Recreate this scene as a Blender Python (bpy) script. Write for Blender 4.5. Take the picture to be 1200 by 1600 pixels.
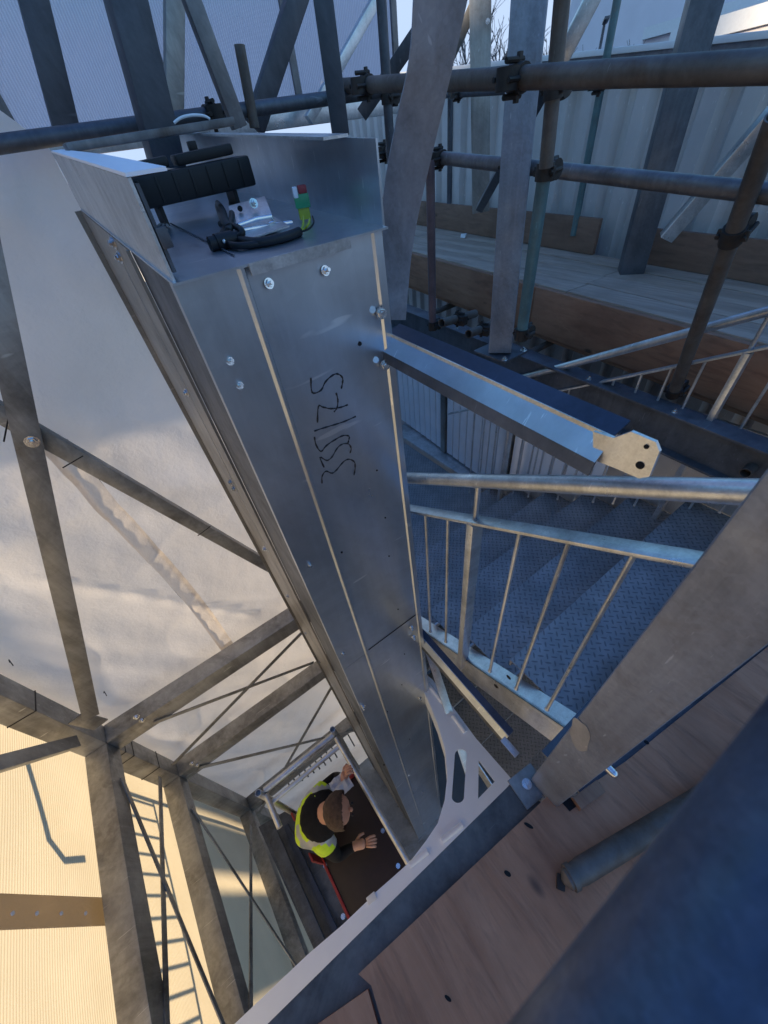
import bpy, bmesh, math, random
from mathutils import Vector, Matrix, noise
from math import radians as R, pi, sin, cos
rnd = random.Random(7)
for o in list(bpy.data.objects): bpy.data.objects.remove(o)
S = bpy.context.scene
COL = S.collection
# ------------------------------------------------------------------ camera calibration (f = 600 px on 1200 px width, 45 deg down)
FPX = 600.0
def _n(v): v = Vector(v); v.normalize(); return v
UPc = -_n((90, 600, FPX))
Xc = Vector((1338, -800, FPX)); Xc = _n(Xc - UPc * Xc.dot(UPc))
Yc = UPc.cross(Xc)
def ray(px, py):
    d = Vector((px-600, py-800, FPX)); return Vector((d.dot(Xc), d.dot(Yc), d.dot(UPc)))
def P(px, py, x=None, y=None, z=None, h=None):
    """the point seen at a photo pixel, on the plane x=, y=, z= or at horizontal distance h="""
    r = ray(px, py)
    if x is not None: return r*(x/r.x)
    if y is not None: return r*(y/r.y)
    if z is not None: return r*(z/r.z)
    return r*(h/math.hypot(r.x, r.y))
cam = bpy.data.cameras.new('camera'); camo = bpy.data.objects.new('camera', cam); COL.objects.link(camo)
right = Vector((Xc[0], Yc[0], UPc[0])); down = Vector((Xc[1], Yc[1], UPc[1])); fwd = Vector((Xc[2], Yc[2], UPc[2]))
m = Matrix((right, -down, -fwd)).transposed().to_4x4(); camo.matrix_world = m
cam.sensor_fit = 'HORIZONTAL'; cam.sensor_width = 36; cam.lens = 18.0
cam.clip_start = 0.01; cam.clip_end = 2000
cam.dof.use_dof = True; cam.dof.focus_distance = 1.3; cam.dof.aperture_fstop = 9.0
S.camera = camo
# ------------------------------------------------------------------ world and sun
SUN_EL = 9.0
SUN_AZ = 13.0
SUN_DIR = Vector((-cos(R(SUN_EL))*cos(R(SUN_AZ)), cos(R(SUN_EL))*sin(R(SUN_AZ)), sin(R(SUN_EL))))   # towards the sun: low on the left
w = bpy.data.worlds.new('World'); S.world = w; w.use_nodes = True
nt = w.node_tree; nt.nodes.clear()
out = nt.nodes.new('ShaderNodeOutputWorld'); bg = nt.nodes.new('ShaderNodeBackground')
sky = nt.nodes.new('ShaderNodeTexSky'); sky.sky_type = 'NISHITA'; sky.sun_disc = False
sky.sun_elevation = R(SUN_EL); sky.sun_rotation = math.atan2(SUN_DIR.x, SUN_DIR.y); sky.ozone_density = 4.0; sky.altitude = 2500; sky.air_density = .8; sky.dust_density = 0.0
tint = nt.nodes.new('ShaderNodeMix'); tint.data_type = 'RGBA'; tint.blend_type = 'MULTIPLY'; tint.inputs[0].default_value = 1
tint.inputs[7].default_value = (1.12, 1.0, 0.98, 1)
clampn = nt.nodes.new('ShaderNodeMix'); clampn.data_type = 'RGBA'; clampn.blend_type = 'DARKEN'; clampn.inputs[0].default_value = 1; clampn.inputs[7].default_value = (0.76, 0.98, 1.36, 1)
nt.links.new(sky.outputs[0], tint.inputs[6]); nt.links.new(tint.outputs[2], clampn.inputs[6]); nt.links.new(clampn.outputs[2], bg.inputs[0]); nt.links.new(bg.outputs[0], out.inputs[0])
bg.inputs[1].default_value = 0.15
sl = bpy.data.lights.new('sun', 'SUN'); sl.energy = 1.3; sl.angle = R(4); sl.color = (1.0, 0.80, 0.54)
so = bpy.data.objects.new('sun', sl); COL.objects.link(so)
so.rotation_euler = SUN_DIR.to_track_quat('Z', 'Y').to_euler()
S.view_settings.view_transform = 'Standard'; S.view_settings.look = 'None'; S.view_settings.gamma = 1; S.view_settings.exposure = 2.35
S.render.engine = 'CYCLES'
S.cycles.max_bounces = 10; S.cycles.diffuse_bounces = 6; S.cycles.transparent_max_bounces = 16; S.cycles.sample_clamp_indirect = 6

# ------------------------------------------------------------------ materials
class NB:
    def __init__(s, name):
        s.m = bpy.data.materials.new(name); s.m.use_nodes = True; s.t = s.m.node_tree; s.b = s.t.nodes['Principled BSDF']
        s.o = s.t.nodes['Material Output']; s.tc = s.t.nodes.new('ShaderNodeTexCoord'); s.co = s.tc.outputs['Object']
    def n(s, ty, **k):
        x = s.t.nodes.new(ty)
        for a, v in k.items(): setattr(x, a, v)
        return x
    def l(s, a, b): s.t.links.new(a, b)
    def map(s, scale=(1,1,1), rot=(0,0,0)):
        x = s.n('ShaderNodeMapping'); x.inputs['Scale'].default_value = scale; x.inputs['Rotation'].default_value = rot; s.l(s.co, x.inputs[0]); return x.outputs[0]
    def noise(s, sc, det=4, rough=.55, vec=None, dist=0):
        x = s.n('ShaderNodeTexNoise'); x.inputs['Scale'].default_value = sc; x.inputs['Detail'].default_value = det
        x.inputs['Roughness'].default_value = rough; x.inputs['Distortion'].default_value = dist; s.l(vec or s.co, x.inputs[0]); return x.outputs[0]
    def voro(s, sc, vec=None):
        x = s.n('ShaderNodeTexVoronoi'); x.inputs['Scale'].default_value = sc; s.l(vec or s.co, x.inputs[0]); return x.outputs['Color']
    def ramp(s, f, stops):
        x = s.n('ShaderNodeValToRGB'); e = x.color_ramp.elements
        while len(e) < len(stops): e.new(.5)
        for i, (p, c) in enumerate(stops):
            e[i].position = p; e[i].color = (c if isinstance(c, tuple) else (c, c, c)) + (1,)
        s.l(f, x.inputs[0]); return x.outputs[0]
    def mix(s, f, a, b, mode='MIX'):
        x = s.n('ShaderNodeMix', data_type='RGBA', blend_type=mode)
        for i, v in ((0, f), (6, a), (7, b)):
            if hasattr(v, 'is_linked'): s.l(v, x.inputs[i])
            else: x.inputs[i].default_value = v if i == 0 else tuple(v) + (1,)
        return x.outputs[2]
    def math(s, op, a, b=None, c=None):
        x = s.n('ShaderNodeMath', operation=op)
        for i, v in enumerate((a, b, c)):
            if v is None: continue
            if hasattr(v, 'is_linked'): s.l(v, x.inputs[i])
            else: x.inputs[i].default_value = v
        return x.outputs[0]
    def set(s, **k):
        for a, v in k.items():
            i = s.b.inputs[a.replace('_', ' ')]
            if hasattr(v, 'is_linked'): s.l(v, i)
            else: i.default_value = (tuple(v) + (1,)) if isinstance(v, (tuple, list)) and len(v) == 3 else v
    def bump(s, h, st=.3, d=.01):
        x = s.n('ShaderNodeBump'); x.inputs['Strength'].default_value = st; x.inputs['Distance'].default_value = d
        s.l(h, x.inputs['Height']); s.l(x.outputs[0], s.b.inputs['Normal'])

def galv(name, c=(.42,.44,.46), c2=None, met=.75, r=(.3,.5), sc=14, dirt=.35, dirtc=(.13,.11,.09), spangle=.12, dr=.35, sp=.8):
    b = NB(name); c2 = c2 or tuple(v*.72 for v in c)
    n1 = b.noise(sc*.35, 5, .6); base = b.mix(b.ramp(n1, [(.35, 0.), (.65, 1.)]), c, c2)
    v = b.voro(sc*15); hsv = b.n('ShaderNodeRGBToBW'); b.l(v, hsv.inputs[0])
    base = b.mix(spangle*.6, base, b.mix(1., base, b.ramp(hsv.outputs[0], [(.2, .45), (.8, 1.6)]), 'MULTIPLY'))
    st = b.ramp(b.noise(sc*.6, 6, .7, dist=.6), [(.52, 0.), (.72, 1.)])
    f = b.math('MULTIPLY', st, dirt); base = b.mix(f, base, dirtc)
    sv = b.map((22, 22, 1.3)); drip = b.ramp(b.noise(1.0, 5, .65, sv, .3), [(.42, 0.), (.75, 1.)])
    base = b.mix(b.math('MULTIPLY', drip, dr), base, tuple(min(1., v*1.45) for v in c))
    sm = b.ramp(b.noise(1.7, 7, .72, None, 1.5), [(.46, 1.12), (.62, .72)]); base = b.mix(sp, base, b.mix(1., base, sm, 'MULTIPLY'))
    scr = b.map((3, 90, 14), (.5, .3, .9)); sc2 = b.ramp(b.noise(1.5, 2, .5, scr), [(.70, 0.), (.74, .5)]); base = b.mix(sc2, base, tuple(min(1., v*1.9) for v in c))
    b.set(Base_Color=base, Metallic=met, Roughness=b.ramp(b.noise(sc*.8, 6, .7, None, .8), [(.3, r[0]), (.7, r[1])]))
    h1 = b.math('MULTIPLY', b.noise(1.6, 2), 4.0); h2 = b.math('ADD', h1, b.math('MULTIPLY', b.noise(sc*5, 4), .25))
    b.bump(h2, .35, .006); return b.m
def plain(name, c, rough=.5, met=0., var=.15, sc=12, bump=.1, spec=.5):
    b = NB(name)
    b.set(Base_Color=b.mix(b.ramp(b.noise(sc, 5, .6), [(.3, 0.), (.7, 1.)]), tuple(v*(1-var) for v in c), tuple(min(1, v*(1+var)) for v in c)), Roughness=rough, Metallic=met)
    b.b.inputs['Specular IOR Level'].default_value = spec
    if bump: b.bump(b.noise(sc*5, 3), bump, .002)
    return b.m
def wood(name, c1, c2, dark=(.05,.03,.022), sc=(1.2, 14, 14), rot=(0,0,0), rough=.75, knots=True, streak=.5):
    b = NB(name); v = b.map(sc, rot)
    base = b.mix(b.ramp(b.noise(1.6, 8, .65, v, 1.2), [(.3, 0.), (.7, 1.)]), c1, c2)
    g = b.ramp(b.noise(5, 6, .7, v, .4), [(.5, 0.), (.75, 1.)]); base = b.mix(b.math('MULTIPLY', g, streak), base, dark)
    if knots:
        v2 = b.map(tuple(s_**.4 for s_ in sc), rot)
        k = b.n('ShaderNodeTexVoronoi'); k.inputs['Scale'].default_value = 3.2; b.l(v2, k.inputs[0])
        base = b.mix(b.ramp(k.outputs['Distance'], [(.05, .9), (.12, 0.)]), base, dark)
    st = b.ramp(b.noise(2.3, 5, .6), [(.5, 0.), (.8, .6)]); base = b.mix(st, base, tuple(x*.45 for x in c1))
    b.set(Base_Color=base, Roughness=rough); b.bump(b.noise(3, 7, .7, v), .35, .004); return b.m
def sheet_mat(name, c, trans, rough=.55, clear=0., rib=None, folds=0.0, ribdir='Z', ribc=.82, tc=None):
    """woven or plastic sheeting: part of the light falls through"""
    b = NB(name); b.t.nodes.remove(b.b)
    d = b.n('ShaderNodeBsdfDiffuse'); t = b.n('ShaderNodeBsdfTranslucent'); g = b.n('ShaderNodeBsdfGlossy'); g.inputs['Roughness'].default_value = rough
    col = b.mix(b.ramp(b.noise(2.2, 5, .6), [(.3, 0.), (.7, 1.)]), c, tuple(x*.9 for x in c))
    hgt = b.math('ADD', b.math('MULTIPLY', b.noise(60, 3), .3), b.math('MULTIPLY', b.noise(3.5, 5, .6), 2.5))
    if rib:
        wv = b.n('ShaderNodeTexWave', wave_type='BANDS', bands_direction=ribdir); wv.inputs['Scale'].default_value = rib; wv.inputs['Distortion'].default_value = .15
        b.l(b.co, wv.inputs[0]); hgt = wv.outputs[1]; col = b.mix(1., col, b.ramp(wv.outputs[1], [(0., ribc), (1., 1.)]), 'MULTIPLY')
    b.l(col, d.inputs[0])
    b.l(b.mix(1., col, tc or (1,1,1), 'MULTIPLY'), t.inputs[0])
    bp = b.n('ShaderNodeBump'); bp.inputs['Strength'].default_value = .5; bp.inputs['Distance'].default_value = .012; b.l(hgt, bp.inputs['Height'])
    for x in (d, t, g): b.l(bp.outputs[0], x.inputs['Normal'])
    m1 = b.n('ShaderNodeMixShader'); m1.inputs[0].default_value = trans; b.l(d.outputs[0], m1.inputs[1]); b.l(t.outputs[0], m1.inputs[2])
    m2 = b.n('ShaderNodeMixShader'); m2.inputs[0].default_value = .06; b.l(m1.outputs[0], m2.inputs[1]); b.l(g.outputs[0], m2.inputs[2])
    if clear:
        tr = b.n('ShaderNodeBsdfTransparent'); tr.inputs[0].default_value = (.86,.88,.95,1); m3 = b.n('ShaderNodeMixShader'); m3.inputs[0].default_value = clear; b.l(m2.outputs[0], m3.inputs[1]); b.l(tr.outputs[0], m3.inputs[2]); b.l(m3.outputs[0], b.o.inputs[0]); return b.m
    b.l(m2.outputs[0], b.o.inputs[0]); return b.m
def chequer(name):
    b = NB(name); sep = b.n('ShaderNodeSeparateXYZ'); b.l(b.co, sep.inputs[0]); k = 25.0
    u = b.math('MULTIPLY', sep.outputs[0], k); v = b.math('MULTIPLY', sep.outputs[1], k)
    a = b.math('ADD', u, v); c = b.math('SUBTRACT', u, v)
    fa = b.math('SUBTRACT', b.math('FRACT', a), .5); fc = b.math('SUBTRACT', b.math('FRACT', c), .5)
    par = b.math('MODULO', b.math('ABSOLUTE', b.math('ADD', b.math('FLOOR', a), b.math('FLOOR', c))), 2.0)
    def loz(p, q):
        return b.math('LESS_THAN', b.math('ADD', b.math('POWER', b.math('DIVIDE', p, .46), 2.), b.math('POWER', b.math('DIVIDE', q, .13), 2.)), 1.)
    l1 = loz(fa, fc); l2 = loz(fc, fa)
    h = b.math('ADD', b.math('MULTIPLY', l1, par), b.math('MULTIPLY', l2, b.math('SUBTRACT', 1., par)))
    base = b.mix(b.ramp(b.noise(5, 6, .65), [(.35, 0.), (.65, 1.)]), (.34,.33,.325), (.22,.22,.22))
    base = b.mix(b.math('MULTIPLY', h, .55), base, (.06,.065,.075))
    b.set(Base_Color=base, Metallic=.35, Roughness=b.ramp(b.noise(9, 4), [(.3, .32), (.7, .62)])); b.bump(h, .8, .004); return b.m

M = dict(
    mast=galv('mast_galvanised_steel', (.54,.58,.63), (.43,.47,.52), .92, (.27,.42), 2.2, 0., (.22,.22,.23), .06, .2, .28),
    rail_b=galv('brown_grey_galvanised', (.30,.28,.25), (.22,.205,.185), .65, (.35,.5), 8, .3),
    frame=galv('dull_galvanised_frame', (.34,.33,.31), (.17,.16,.15), .55, (.35,.6), 5, .7, (.08,.065,.05), .1),
    colm=galv('mottled_galvanised_column', (.29,.31,.36), (.19,.20,.235), .45, (.42,.65), 9, .55, (.14,.115,.10), .18),
    postd=galv('dark_backlit_post_steel', (.085,.088,.10), (.05,.052,.062), .5, (.4,.6), 6, .5, (.05,.04,.035)),  # base colour darkened to carry the posts' backlit shade
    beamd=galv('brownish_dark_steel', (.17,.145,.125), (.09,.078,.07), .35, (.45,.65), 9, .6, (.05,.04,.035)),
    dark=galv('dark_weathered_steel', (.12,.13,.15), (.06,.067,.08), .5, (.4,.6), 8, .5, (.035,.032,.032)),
    scaf=galv('scaffold_tube_steel', (.22,.21,.21), (.12,.115,.115), .6, (.35,.6), 9, .7, (.10,.07,.05)),
    scafd=galv('rusty_scaffold_tube', (.16,.14,.125), (.09,.075,.065), .5, (.45,.7), 9, .8, (.10,.055,.03)),
    teal=galv('teal_painted_tube', (.11,.20,.21), (.07,.12,.13), .2, (.4,.6), 12, .6, (.12,.10,.09)),
    purple=galv('purplish_rusty_tube', (.17,.12,.13), (.12,.08,.09), .3, (.4,.6), 12, .6, (.12,.08,.06)),
    bright=galv('bright_galvanised_rail', (.60,.61,.62), (.45,.46,.47), .75, (.25,.42), 16, .15, (.3,.26,.2), .2),
    bolt=galv('zinc_bolt', (.72,.74,.76), None, .95, (.15,.25), 20, 0., spangle=0),
    coupler=galv('rusty_black_coupler', (.055,.048,.045), (.03,.026,.024), .5, (.5,.7), 20, .5, (.09,.045,.02)),
    blue=galv('navy_blue_paint', (.085,.105,.15), (.014,.020,.042), .35, (.28,.5), 32, .95, (.012,.016,.055), .3),
    navy=galv('dark_primed_flange', (.045,.058,.09), (.035,.045,.07), .4, (.35,.5), 8, .1),
    white=plain('white_powder_coat', (.86,.90,.98), .38, 0, .03, 6, .03),  # faint blue in the base colour stands in for skylight
    whitem=plain('white_fascia', (.78,.79,.80), .5, 0, .04),
    clad=galv('white_corrugated_cladding', (.60,.58,.57), (.48,.47,.47), .15, (.4,.55), 2.5, .25, (.28,.26,.25), 0, .06, .12),
    slat=plain('white_slat', (.86,.86,.88), .45, 0, .05, 5),
    rubber=plain('black_rubber', (.004,.004,.005), .55, 0, .2, 40),
    red=plain('red_paint', (.28,.02,.015), .4, 0, .15),
    green=plain('green_plastic', (.03,.30,.13), .35, 0, .1), redp=plain('red_plastic', (.30,.03,.04), .4), whitep=plain('white_plastic', (.75,.77,.80), .4),
    yg=plain('yellow_green_wire', (.35,.42,.03), .4),
    ink=plain('black_marker_ink', (.01,.01,.014), .5, 0, .1, 20, 0), hole=plain('dark_hole', (.006,.006,.007), .9, 0, 0, 5, 0),
    phen=plain('brown_film_faced_ply', (.022,.011,.009), .45, 0, .3, 10),
    ply=wood('stained_plywood_deck', (.38,.155,.075), (.52,.25,.14), (.09,.045,.03), (7, 1.0, 7), (0,0,R(22)), .72, True, .55),
    board=wood('grey_scaffold_board', (.32,.235,.175), (.48,.37,.29), (.09,.07,.06), (8, .7, 8), (0,0,R(-7)), .8, False, .45),
    fascia=wood('brown_timber_fascia', (.25,.115,.065), (.38,.20,.12), (.05,.03,.02), (6, .7, 6), (0,0,R(-7)), .7, True, .5),
    toe=wood('dull_brown_toe_board', (.19,.11,.075), (.28,.175,.125), (.06,.04,.03), (6, .7, 6), (0,0,R(-7)), .8, True, .5),
    sheetA=sheet_mat('white_debris_sheeting', (.92,.91,.90), .45, tc=(1,.95,.90)),
    sheetB=sheet_mat('ribbed_translucent_sheeting', (.72,.67,.57), .75, rib=18, ribc=.90, tc=(1,.93,.78)),
    poly=sheet_mat('multiwall_polycarbonate', (.80,.80,.90), .75, .25, .38, rib=26, ribdir='X', ribc=.80),
    tread=chequer('chequer_plate'),
    ground=plain('asphalt_ground', (.05,.052,.055), .9, 0, .3, 1.5), blockg=plain('blocker_grey', (.55,.56,.58), .6),  # second entry: grey of the added sun blockers, lightened to bounce light
    brick=plain('brown_brick', (.22,.13,.10), .8, 0, .2), roof=plain('grey_roof', (.25,.25,.28), .7), pale=plain('pale_render', (.72,.70,.76), .7, 0, .04, 1),
    glass=plain('dark_window_glass', (.03,.035,.045), .1, 0, 0, 3, 0), bark=plain('bare_bark', (.13,.11,.11), .9),
    black=plain('black_fabric', (.012,.012,.014), .85, 0, .3, 30, .3, .2), navyf=plain('dark_trousers', (.018,.021,.03), .85, 0, .3, 30, .3, .2),
    hivis=plain('hi_vis_yellow_fabric', (.56,.78,.02), .7, 0, .1, 20), reflect=plain('grey_reflective_tape', (.42,.44,.46), .35, .3, .08, 20),
    skin=plain('skin', (.55,.29,.20), .5, 0, .08, 20), hair=plain('brown_hair', (.06,.035,.024), .8, 0, .4, 60, .6), paper=plain('grey_paper', (.55,.57,.62), .6),
    patch=galv('pale_zinc_patch', (.42,.39,.36), (.36,.34,.31), .45, (.4,.6), 12, .1),
)
# ------------------------------------------------------------------ helpers
def link(o, parent=None):
    COL.objects.link(o)
    if parent: o.parent = parent
    return o
def tag(o, label=None, cat=None, group=None, kind=None):
    if label: o['label'] = label
    if cat: o['category'] = cat
    if group: o['group'] = group
    if kind: o['kind'] = kind
    return o
def thing(name, label, cat, loc=(0,0,0), group=None):
    o = bpy.data.objects.new(name, None); o.location = loc; o.empty_display_size = .05; COL.objects.link(o)
    return tag(o, label, cat, group)
def origin(p):
    v = Vector((0,0,0))
    while p is not None: v += p.location; p = p.parent
    return v
class MB:
    """collects shapes in world coordinates; build() makes one mesh object"""
    def __init__(s): s.bm = bmesh.new()
    def box(s, c, size, rot=None, bev=0.0):
        r = bmesh.ops.create_cube(s.bm, size=1); vs = r['verts']
        mt = Matrix.Translation(c) @ (rot.to_4x4() if rot else Matrix.Identity(4)) @ Matrix.Diagonal((*size, 1))
        bmesh.ops.transform(s.bm, matrix=mt, verts=vs)
        if bev:
            es = list({e for v in vs for e in v.link_edges}); bmesh.ops.bevel(s.bm, geom=es, offset=bev, segments=2, affect='EDGES', profile=.6)
        return s
    def ab(s, a, b, bev=0.0):
        a, b = Vector(a), Vector(b); return s.box((a+b)/2, [abs(v) for v in (b-a)], None, bev)
    def bar(s, p0, p1, w_, h_, hint=(0,0,1), bev=.004):
        p0, p1 = Vector(p0), Vector(p1); d = (p1-p0); L = d.length; d.normalize(); hh = Vector(hint)
        side = d.cross(hh); side.normalize(); up = side.cross(d)
        return s.box((p0+p1)/2, (L, w_, h_), Matrix((d, side, up)).transposed(), bev)
    def tube(s, pts, r, seg=16, cap=True, hollow=False):
        pts = [Vector(p) for p in pts]; rings = []; prev = None
        for i, p in enumerate(pts):
            t = (pts[min(i+1, len(pts)-1)] - pts[max(i-1, 0)]).normalized()
            if prev is None: a = t.orthogonal().normalized()
            else: a = (prev - t*prev.dot(t)).normalized()
            prev = a; b_ = t.cross(a); rr = r[i] if isinstance(r, (list, tuple)) else r
            rings.append([s.bm.verts.new(p + (a*cos(2*pi*k/seg) + b_*sin(2*pi*k/seg))*rr) for k in range(seg)])
        for A, B in zip(rings, rings[1:]):
            for k in range(seg): s.bm.faces.new((A[k], A[(k+1)%seg], B[(k+1)%seg], B[k]))
        for ring, p, q in ((rings[0], pts[0], pts[1]), (rings[-1], pts[-1], pts[-2])):
            if hollow:
                d = (q-p).normalized()*.05; i1 = [s.bm.verts.new(p + (v.co-p)*.84) for v in ring]; i2 = [s.bm.verts.new(v.co + d) for v in i1]
                for k in range(seg):
                    s.bm.faces.new((ring[k], ring[(k+1)%seg], i1[(k+1)%seg], i1[k])); s.bm.faces.new((i1[k], i1[(k+1)%seg], i2[(k+1)%seg], i2[k]))
                s.bm.faces.new(i2)
            elif cap: s.bm.faces.new(ring)
        return s
    def prism(s, pts, vec):
        a = [s.bm.verts.new(p) for p in pts]; b = [s.bm.verts.new(Vector(p)+Vector(vec)) for p in pts]; n = len(a)
        s.bm.faces.new(a); s.bm.faces.new(b[::-1])
        for i in range(n): s.bm.faces.new((a[i], b[i], b[(i+1)%n], a[(i+1)%n]))
        return s
    def hexbolt(s, p, d, r=.0095, L=.008, stud=.010):
        p, d = Vector(p), Vector(d).normalized()
        s.tube([p, p+d*.002], r*1.35, 14); s.tube([p+d*.002, p+d*(L+.002)], [r, r*.94], 6)
        if stud: s.tube([p+d*L, p+d*(L+stud)], r*.5, 8)
        return s
    def sphere(s, c, r, seg=16):
        q = bmesh.ops.create_uvsphere(s.bm, u_segments=seg, v_segments=seg//2, radius=1)
        rr = r if isinstance(r, (tuple, list)) else (r, r, r)
        bmesh.ops.transform(s.bm, matrix=Matrix.Translation(c) @ Matrix.Diagonal((*rr, 1)), verts=q['verts']); return s
    def build(s, name, mat, parent=None, loc=None, ang=35, smooth=True):
        bmesh.ops.recalc_face_normals(s.bm, faces=s.bm.faces)
        off = origin(parent) if parent else Vector(loc or (0,0,0))
        bmesh.ops.translate(s.bm, vec=-off, verts=s.bm.verts)
        me = bpy.data.meshes.new(name); s.bm.to_mesh(me); s.bm.free(); me.materials.append(mat)
        if smooth:
            for p in me.polygons: p.use_smooth = True
            me.set_sharp_from_angle(angle=R(ang))
        o = bpy.data.objects.new(name, me)
        if not parent and loc: o.location = loc
        return link(o, parent)
def copy_thing(t, label, loc, parts=True):
    r = t.copy(); COL.objects.link(r); r.location = loc; r['label'] = label
    for ch in list(t.children):
        c = ch.copy(); COL.objects.link(c); c.parent = r
        for g in list(ch.children):
            d = g.copy(); COL.objects.link(d); d.parent = c
    return r
def lerp(a, b, t): return Vector(a)*(1-t) + Vector(b)*t
def struct(name, mb, mat, **k): return tag(mb.build(name, mat, **k), kind='structure')

# ================================================================== SETTING
GZ = -9.0
mb = MB(); v = [mb.bm.verts.new(p) for p in ((-900,-900,GZ), (900,-900,GZ), (900,900,GZ), (-900,900,GZ))]; mb.bm.faces.new(v)
struct('ground', mb, M['ground'])

# ---- ribbed translucent sheeting of the left side (glows with the low sun) and hoarding added above it to block the sun
XB = -1.63
t = thing('translucent_sheeting', 'ribbed cream translucent sheeting glowing warm yellow behind the lower left steel posts', 'sheeting', (XB, -1, GZ))
mb = MB(); n1, n2 = 60, 60; g = []
for i in range(n1+1):
    row = []
    for j in range(n2+1):
        y = -4 + 6.4*i/n1; z = GZ + (GZ*-1-.7)*j/n2
        row.append(mb.bm.verts.new((XB + .02*noise.noise(Vector((y*1.3, z*.9, 3))), y, z)))
    g.append(row)
for i in range(n1):
    for j in range(n2): mb.bm.faces.new((g[i][j], g[i+1][j], g[i+1][j+1], g[i][j+1]))
mb.build('sheet', M['sheetB'], t)
mb = MB()     # dark fixing strip with eyelets across the sheet
a = P(-60, 1424, x=XB+.012); b = P(170, 1424, x=XB+.012)
mb.bar(lerp(a, b, -6), b, .004, .14, (0,0,1), 0); sh = mb.build('fixing_strip', sheet_mat('tan_strip', (.66,.58,.46), .66), t)
for k in range(5):
    p = P(20+38*k, 1427, x=XB+.022); MB().tube([p-Vector((.003,0,0)), p+Vector((.003,0,0))], .009, 12).build('eyelet', M['whitep'], sh)
mb = MB(); mb.ab((XB-.03, -4, -.72), (XB-.01, 9, 1.35)); mb.ab((XB-.03, 2.42, -.80), (XB-.01, 9, -.725)); mb.ab((.957, 2.18, GZ), (.97, 9, -.4)); tag(mb.build('sunshield', M['blockg']), 'added unseen grey hoarding panels closing the left side above the glowing sheeting', 'sunshield')  # added unseen panels, and a return wall, that hold direct sun back
t = thing('stripe_blocker', 'added unseen grey blocks outside the sheeting that cast shade stripes on it', 'wall', (-3.3, 1, GZ))  # added unseen blocks, spaced to throw shade stripes on the sheeting
for ya, yb in ((.85, 1.6), (1.8, 2.28), (2.4, 3.1)): MB().ab((-3.4, ya, GZ), (-3.2, yb, -4.02)).build('blocker_section', M['blockg'], t)
MB().ab((-3.38, .85, GZ), (-3.22, 3.1, -6.3)).build('blocker_base', M['blockg'], t)
t = thing('far_sun_blocker', 'added unseen tall block left of the site, keeping the low sun off the far side', 'building', (-26, 60, GZ))  # added out of view to keep direct sun off the far buildings
MB().ab((-32, 18, GZ), (-20, 120, 17)).build('wall', M['pale'], t); MB().ab((-32.2, 17.8, 17.01), (-19.8, 120.2, 17.4)).build('roof', M['roof'], t)
# tube railing standing outside the sheeting: its shadow falls on the sheet
lad = thing('outer_railing', 'tube railing outside the glowing sheeting, showing as wavy bar shadows on it', 'railing', (XB-.25, 1.0, GZ))
for zz in (-3.1, -3.92): MB().tube([(XB-.2, .35, zz), (XB-.2, 1.98, zz)], .016).build('rail', M['scafd'], lad)
for k in range(12):
    yy = .42+k*.138; MB().tube([(XB-.2, yy, -3.92), (XB-.2, yy, -3.1)], .012, 8).build('baluster', M['scafd'], lad)
for yy in (.35, 1.98): MB().tube([(XB-.2, yy, GZ), (XB-.2, yy, -3.1)], .02, 8).build('post', M['scafd'], lad)
hp = [(XB-.12, 1.98, -2.45), (XB-.12, 1.5, -2.6), (XB-.12, 1.4, -2.72), (XB-.12, 1.42, -2.9)]
MB().tube(hp, .02).build('hoop', M['scafd'], lad)

# ---- white debris sheeting on the far wall of the shaft
YA = 2.31
t = thing('debris_sheeting', 'white sagging debris sheeting hung behind the steel frame left of the tall mast', 'sheeting', (0, YA, GZ))
mb = MB(); n1, n2 = 190, 420; g = []
def fold(x, z):
    x, z = x/1.44, z/1.44
    v = .07*noise.noise(Vector((x*1.1, z*.8, 0))) + .025*noise.noise(Vector((x*3.2+z*1.4, z*1.1, 5)))
    v += .020*(1-abs(noise.noise(Vector((x*2.3+z*.9, z*1.7-x*.6, 11))))*2.4)**3 * (.4+.6*max(0, noise.noise(Vector((x*.9, z*.9, 20)))+.5))
    v += .006*noise.noise(Vector((x*7+z*4, z*2.2-x*1.5, 31))) + 0.003*noise.noise(Vector((x*15-z*5, z*5+x*3, 41)))
    s_ = (x*.9 + z*.55); v += .014*noise.noise(Vector((s_*7, z*.6, 9)))
    d = (z + 1.02 + .10*sin(x*3.)); v += .045*math.exp(-(d/.07)**2)*(1 if x > -.75 else .4)   # sagging fold
    q = (x + .55) - (-(z+1.35))*.62
    if -2.1 < z < -1.1: v += -.016*math.exp(-(q/.028)**2)*(1+.5*sin(z*46))
    v += .02*math.exp(-((z+.25-(x*.9))/.16)**2)
    return .13*math.tanh(v/.13) - .02
for i in range(n1+1):
    row = []
    for j in range(n2+1):
        tz = j/n2; z = GZ + (9.0+.19)*tz
        xm = .08 + (.18-z)*.9 if z > .087 else (.163 if z > -.3 else .163 + (-.3-z)*1.2); xm = min(xm, .955)
        x0 = XB - .02; x = x0 + (xm - x0)*i/n1
        row.append(mb.bm.verts.new((x, YA - fold(x, z), z)))
    g.append(row)
for i in range(n1):
    for j in range(n2):
        c_ = g[i][j].co
        if not (abs(c_.x+.46) < .042 and -3.05 < c_.z < -.93): mb.bm.faces.new((g[i][j], g[i+1][j], g[i+1][j+1], g[i][j+1]))
mb.build('sheet', M['sheetA'], t, ang=80)
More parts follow.
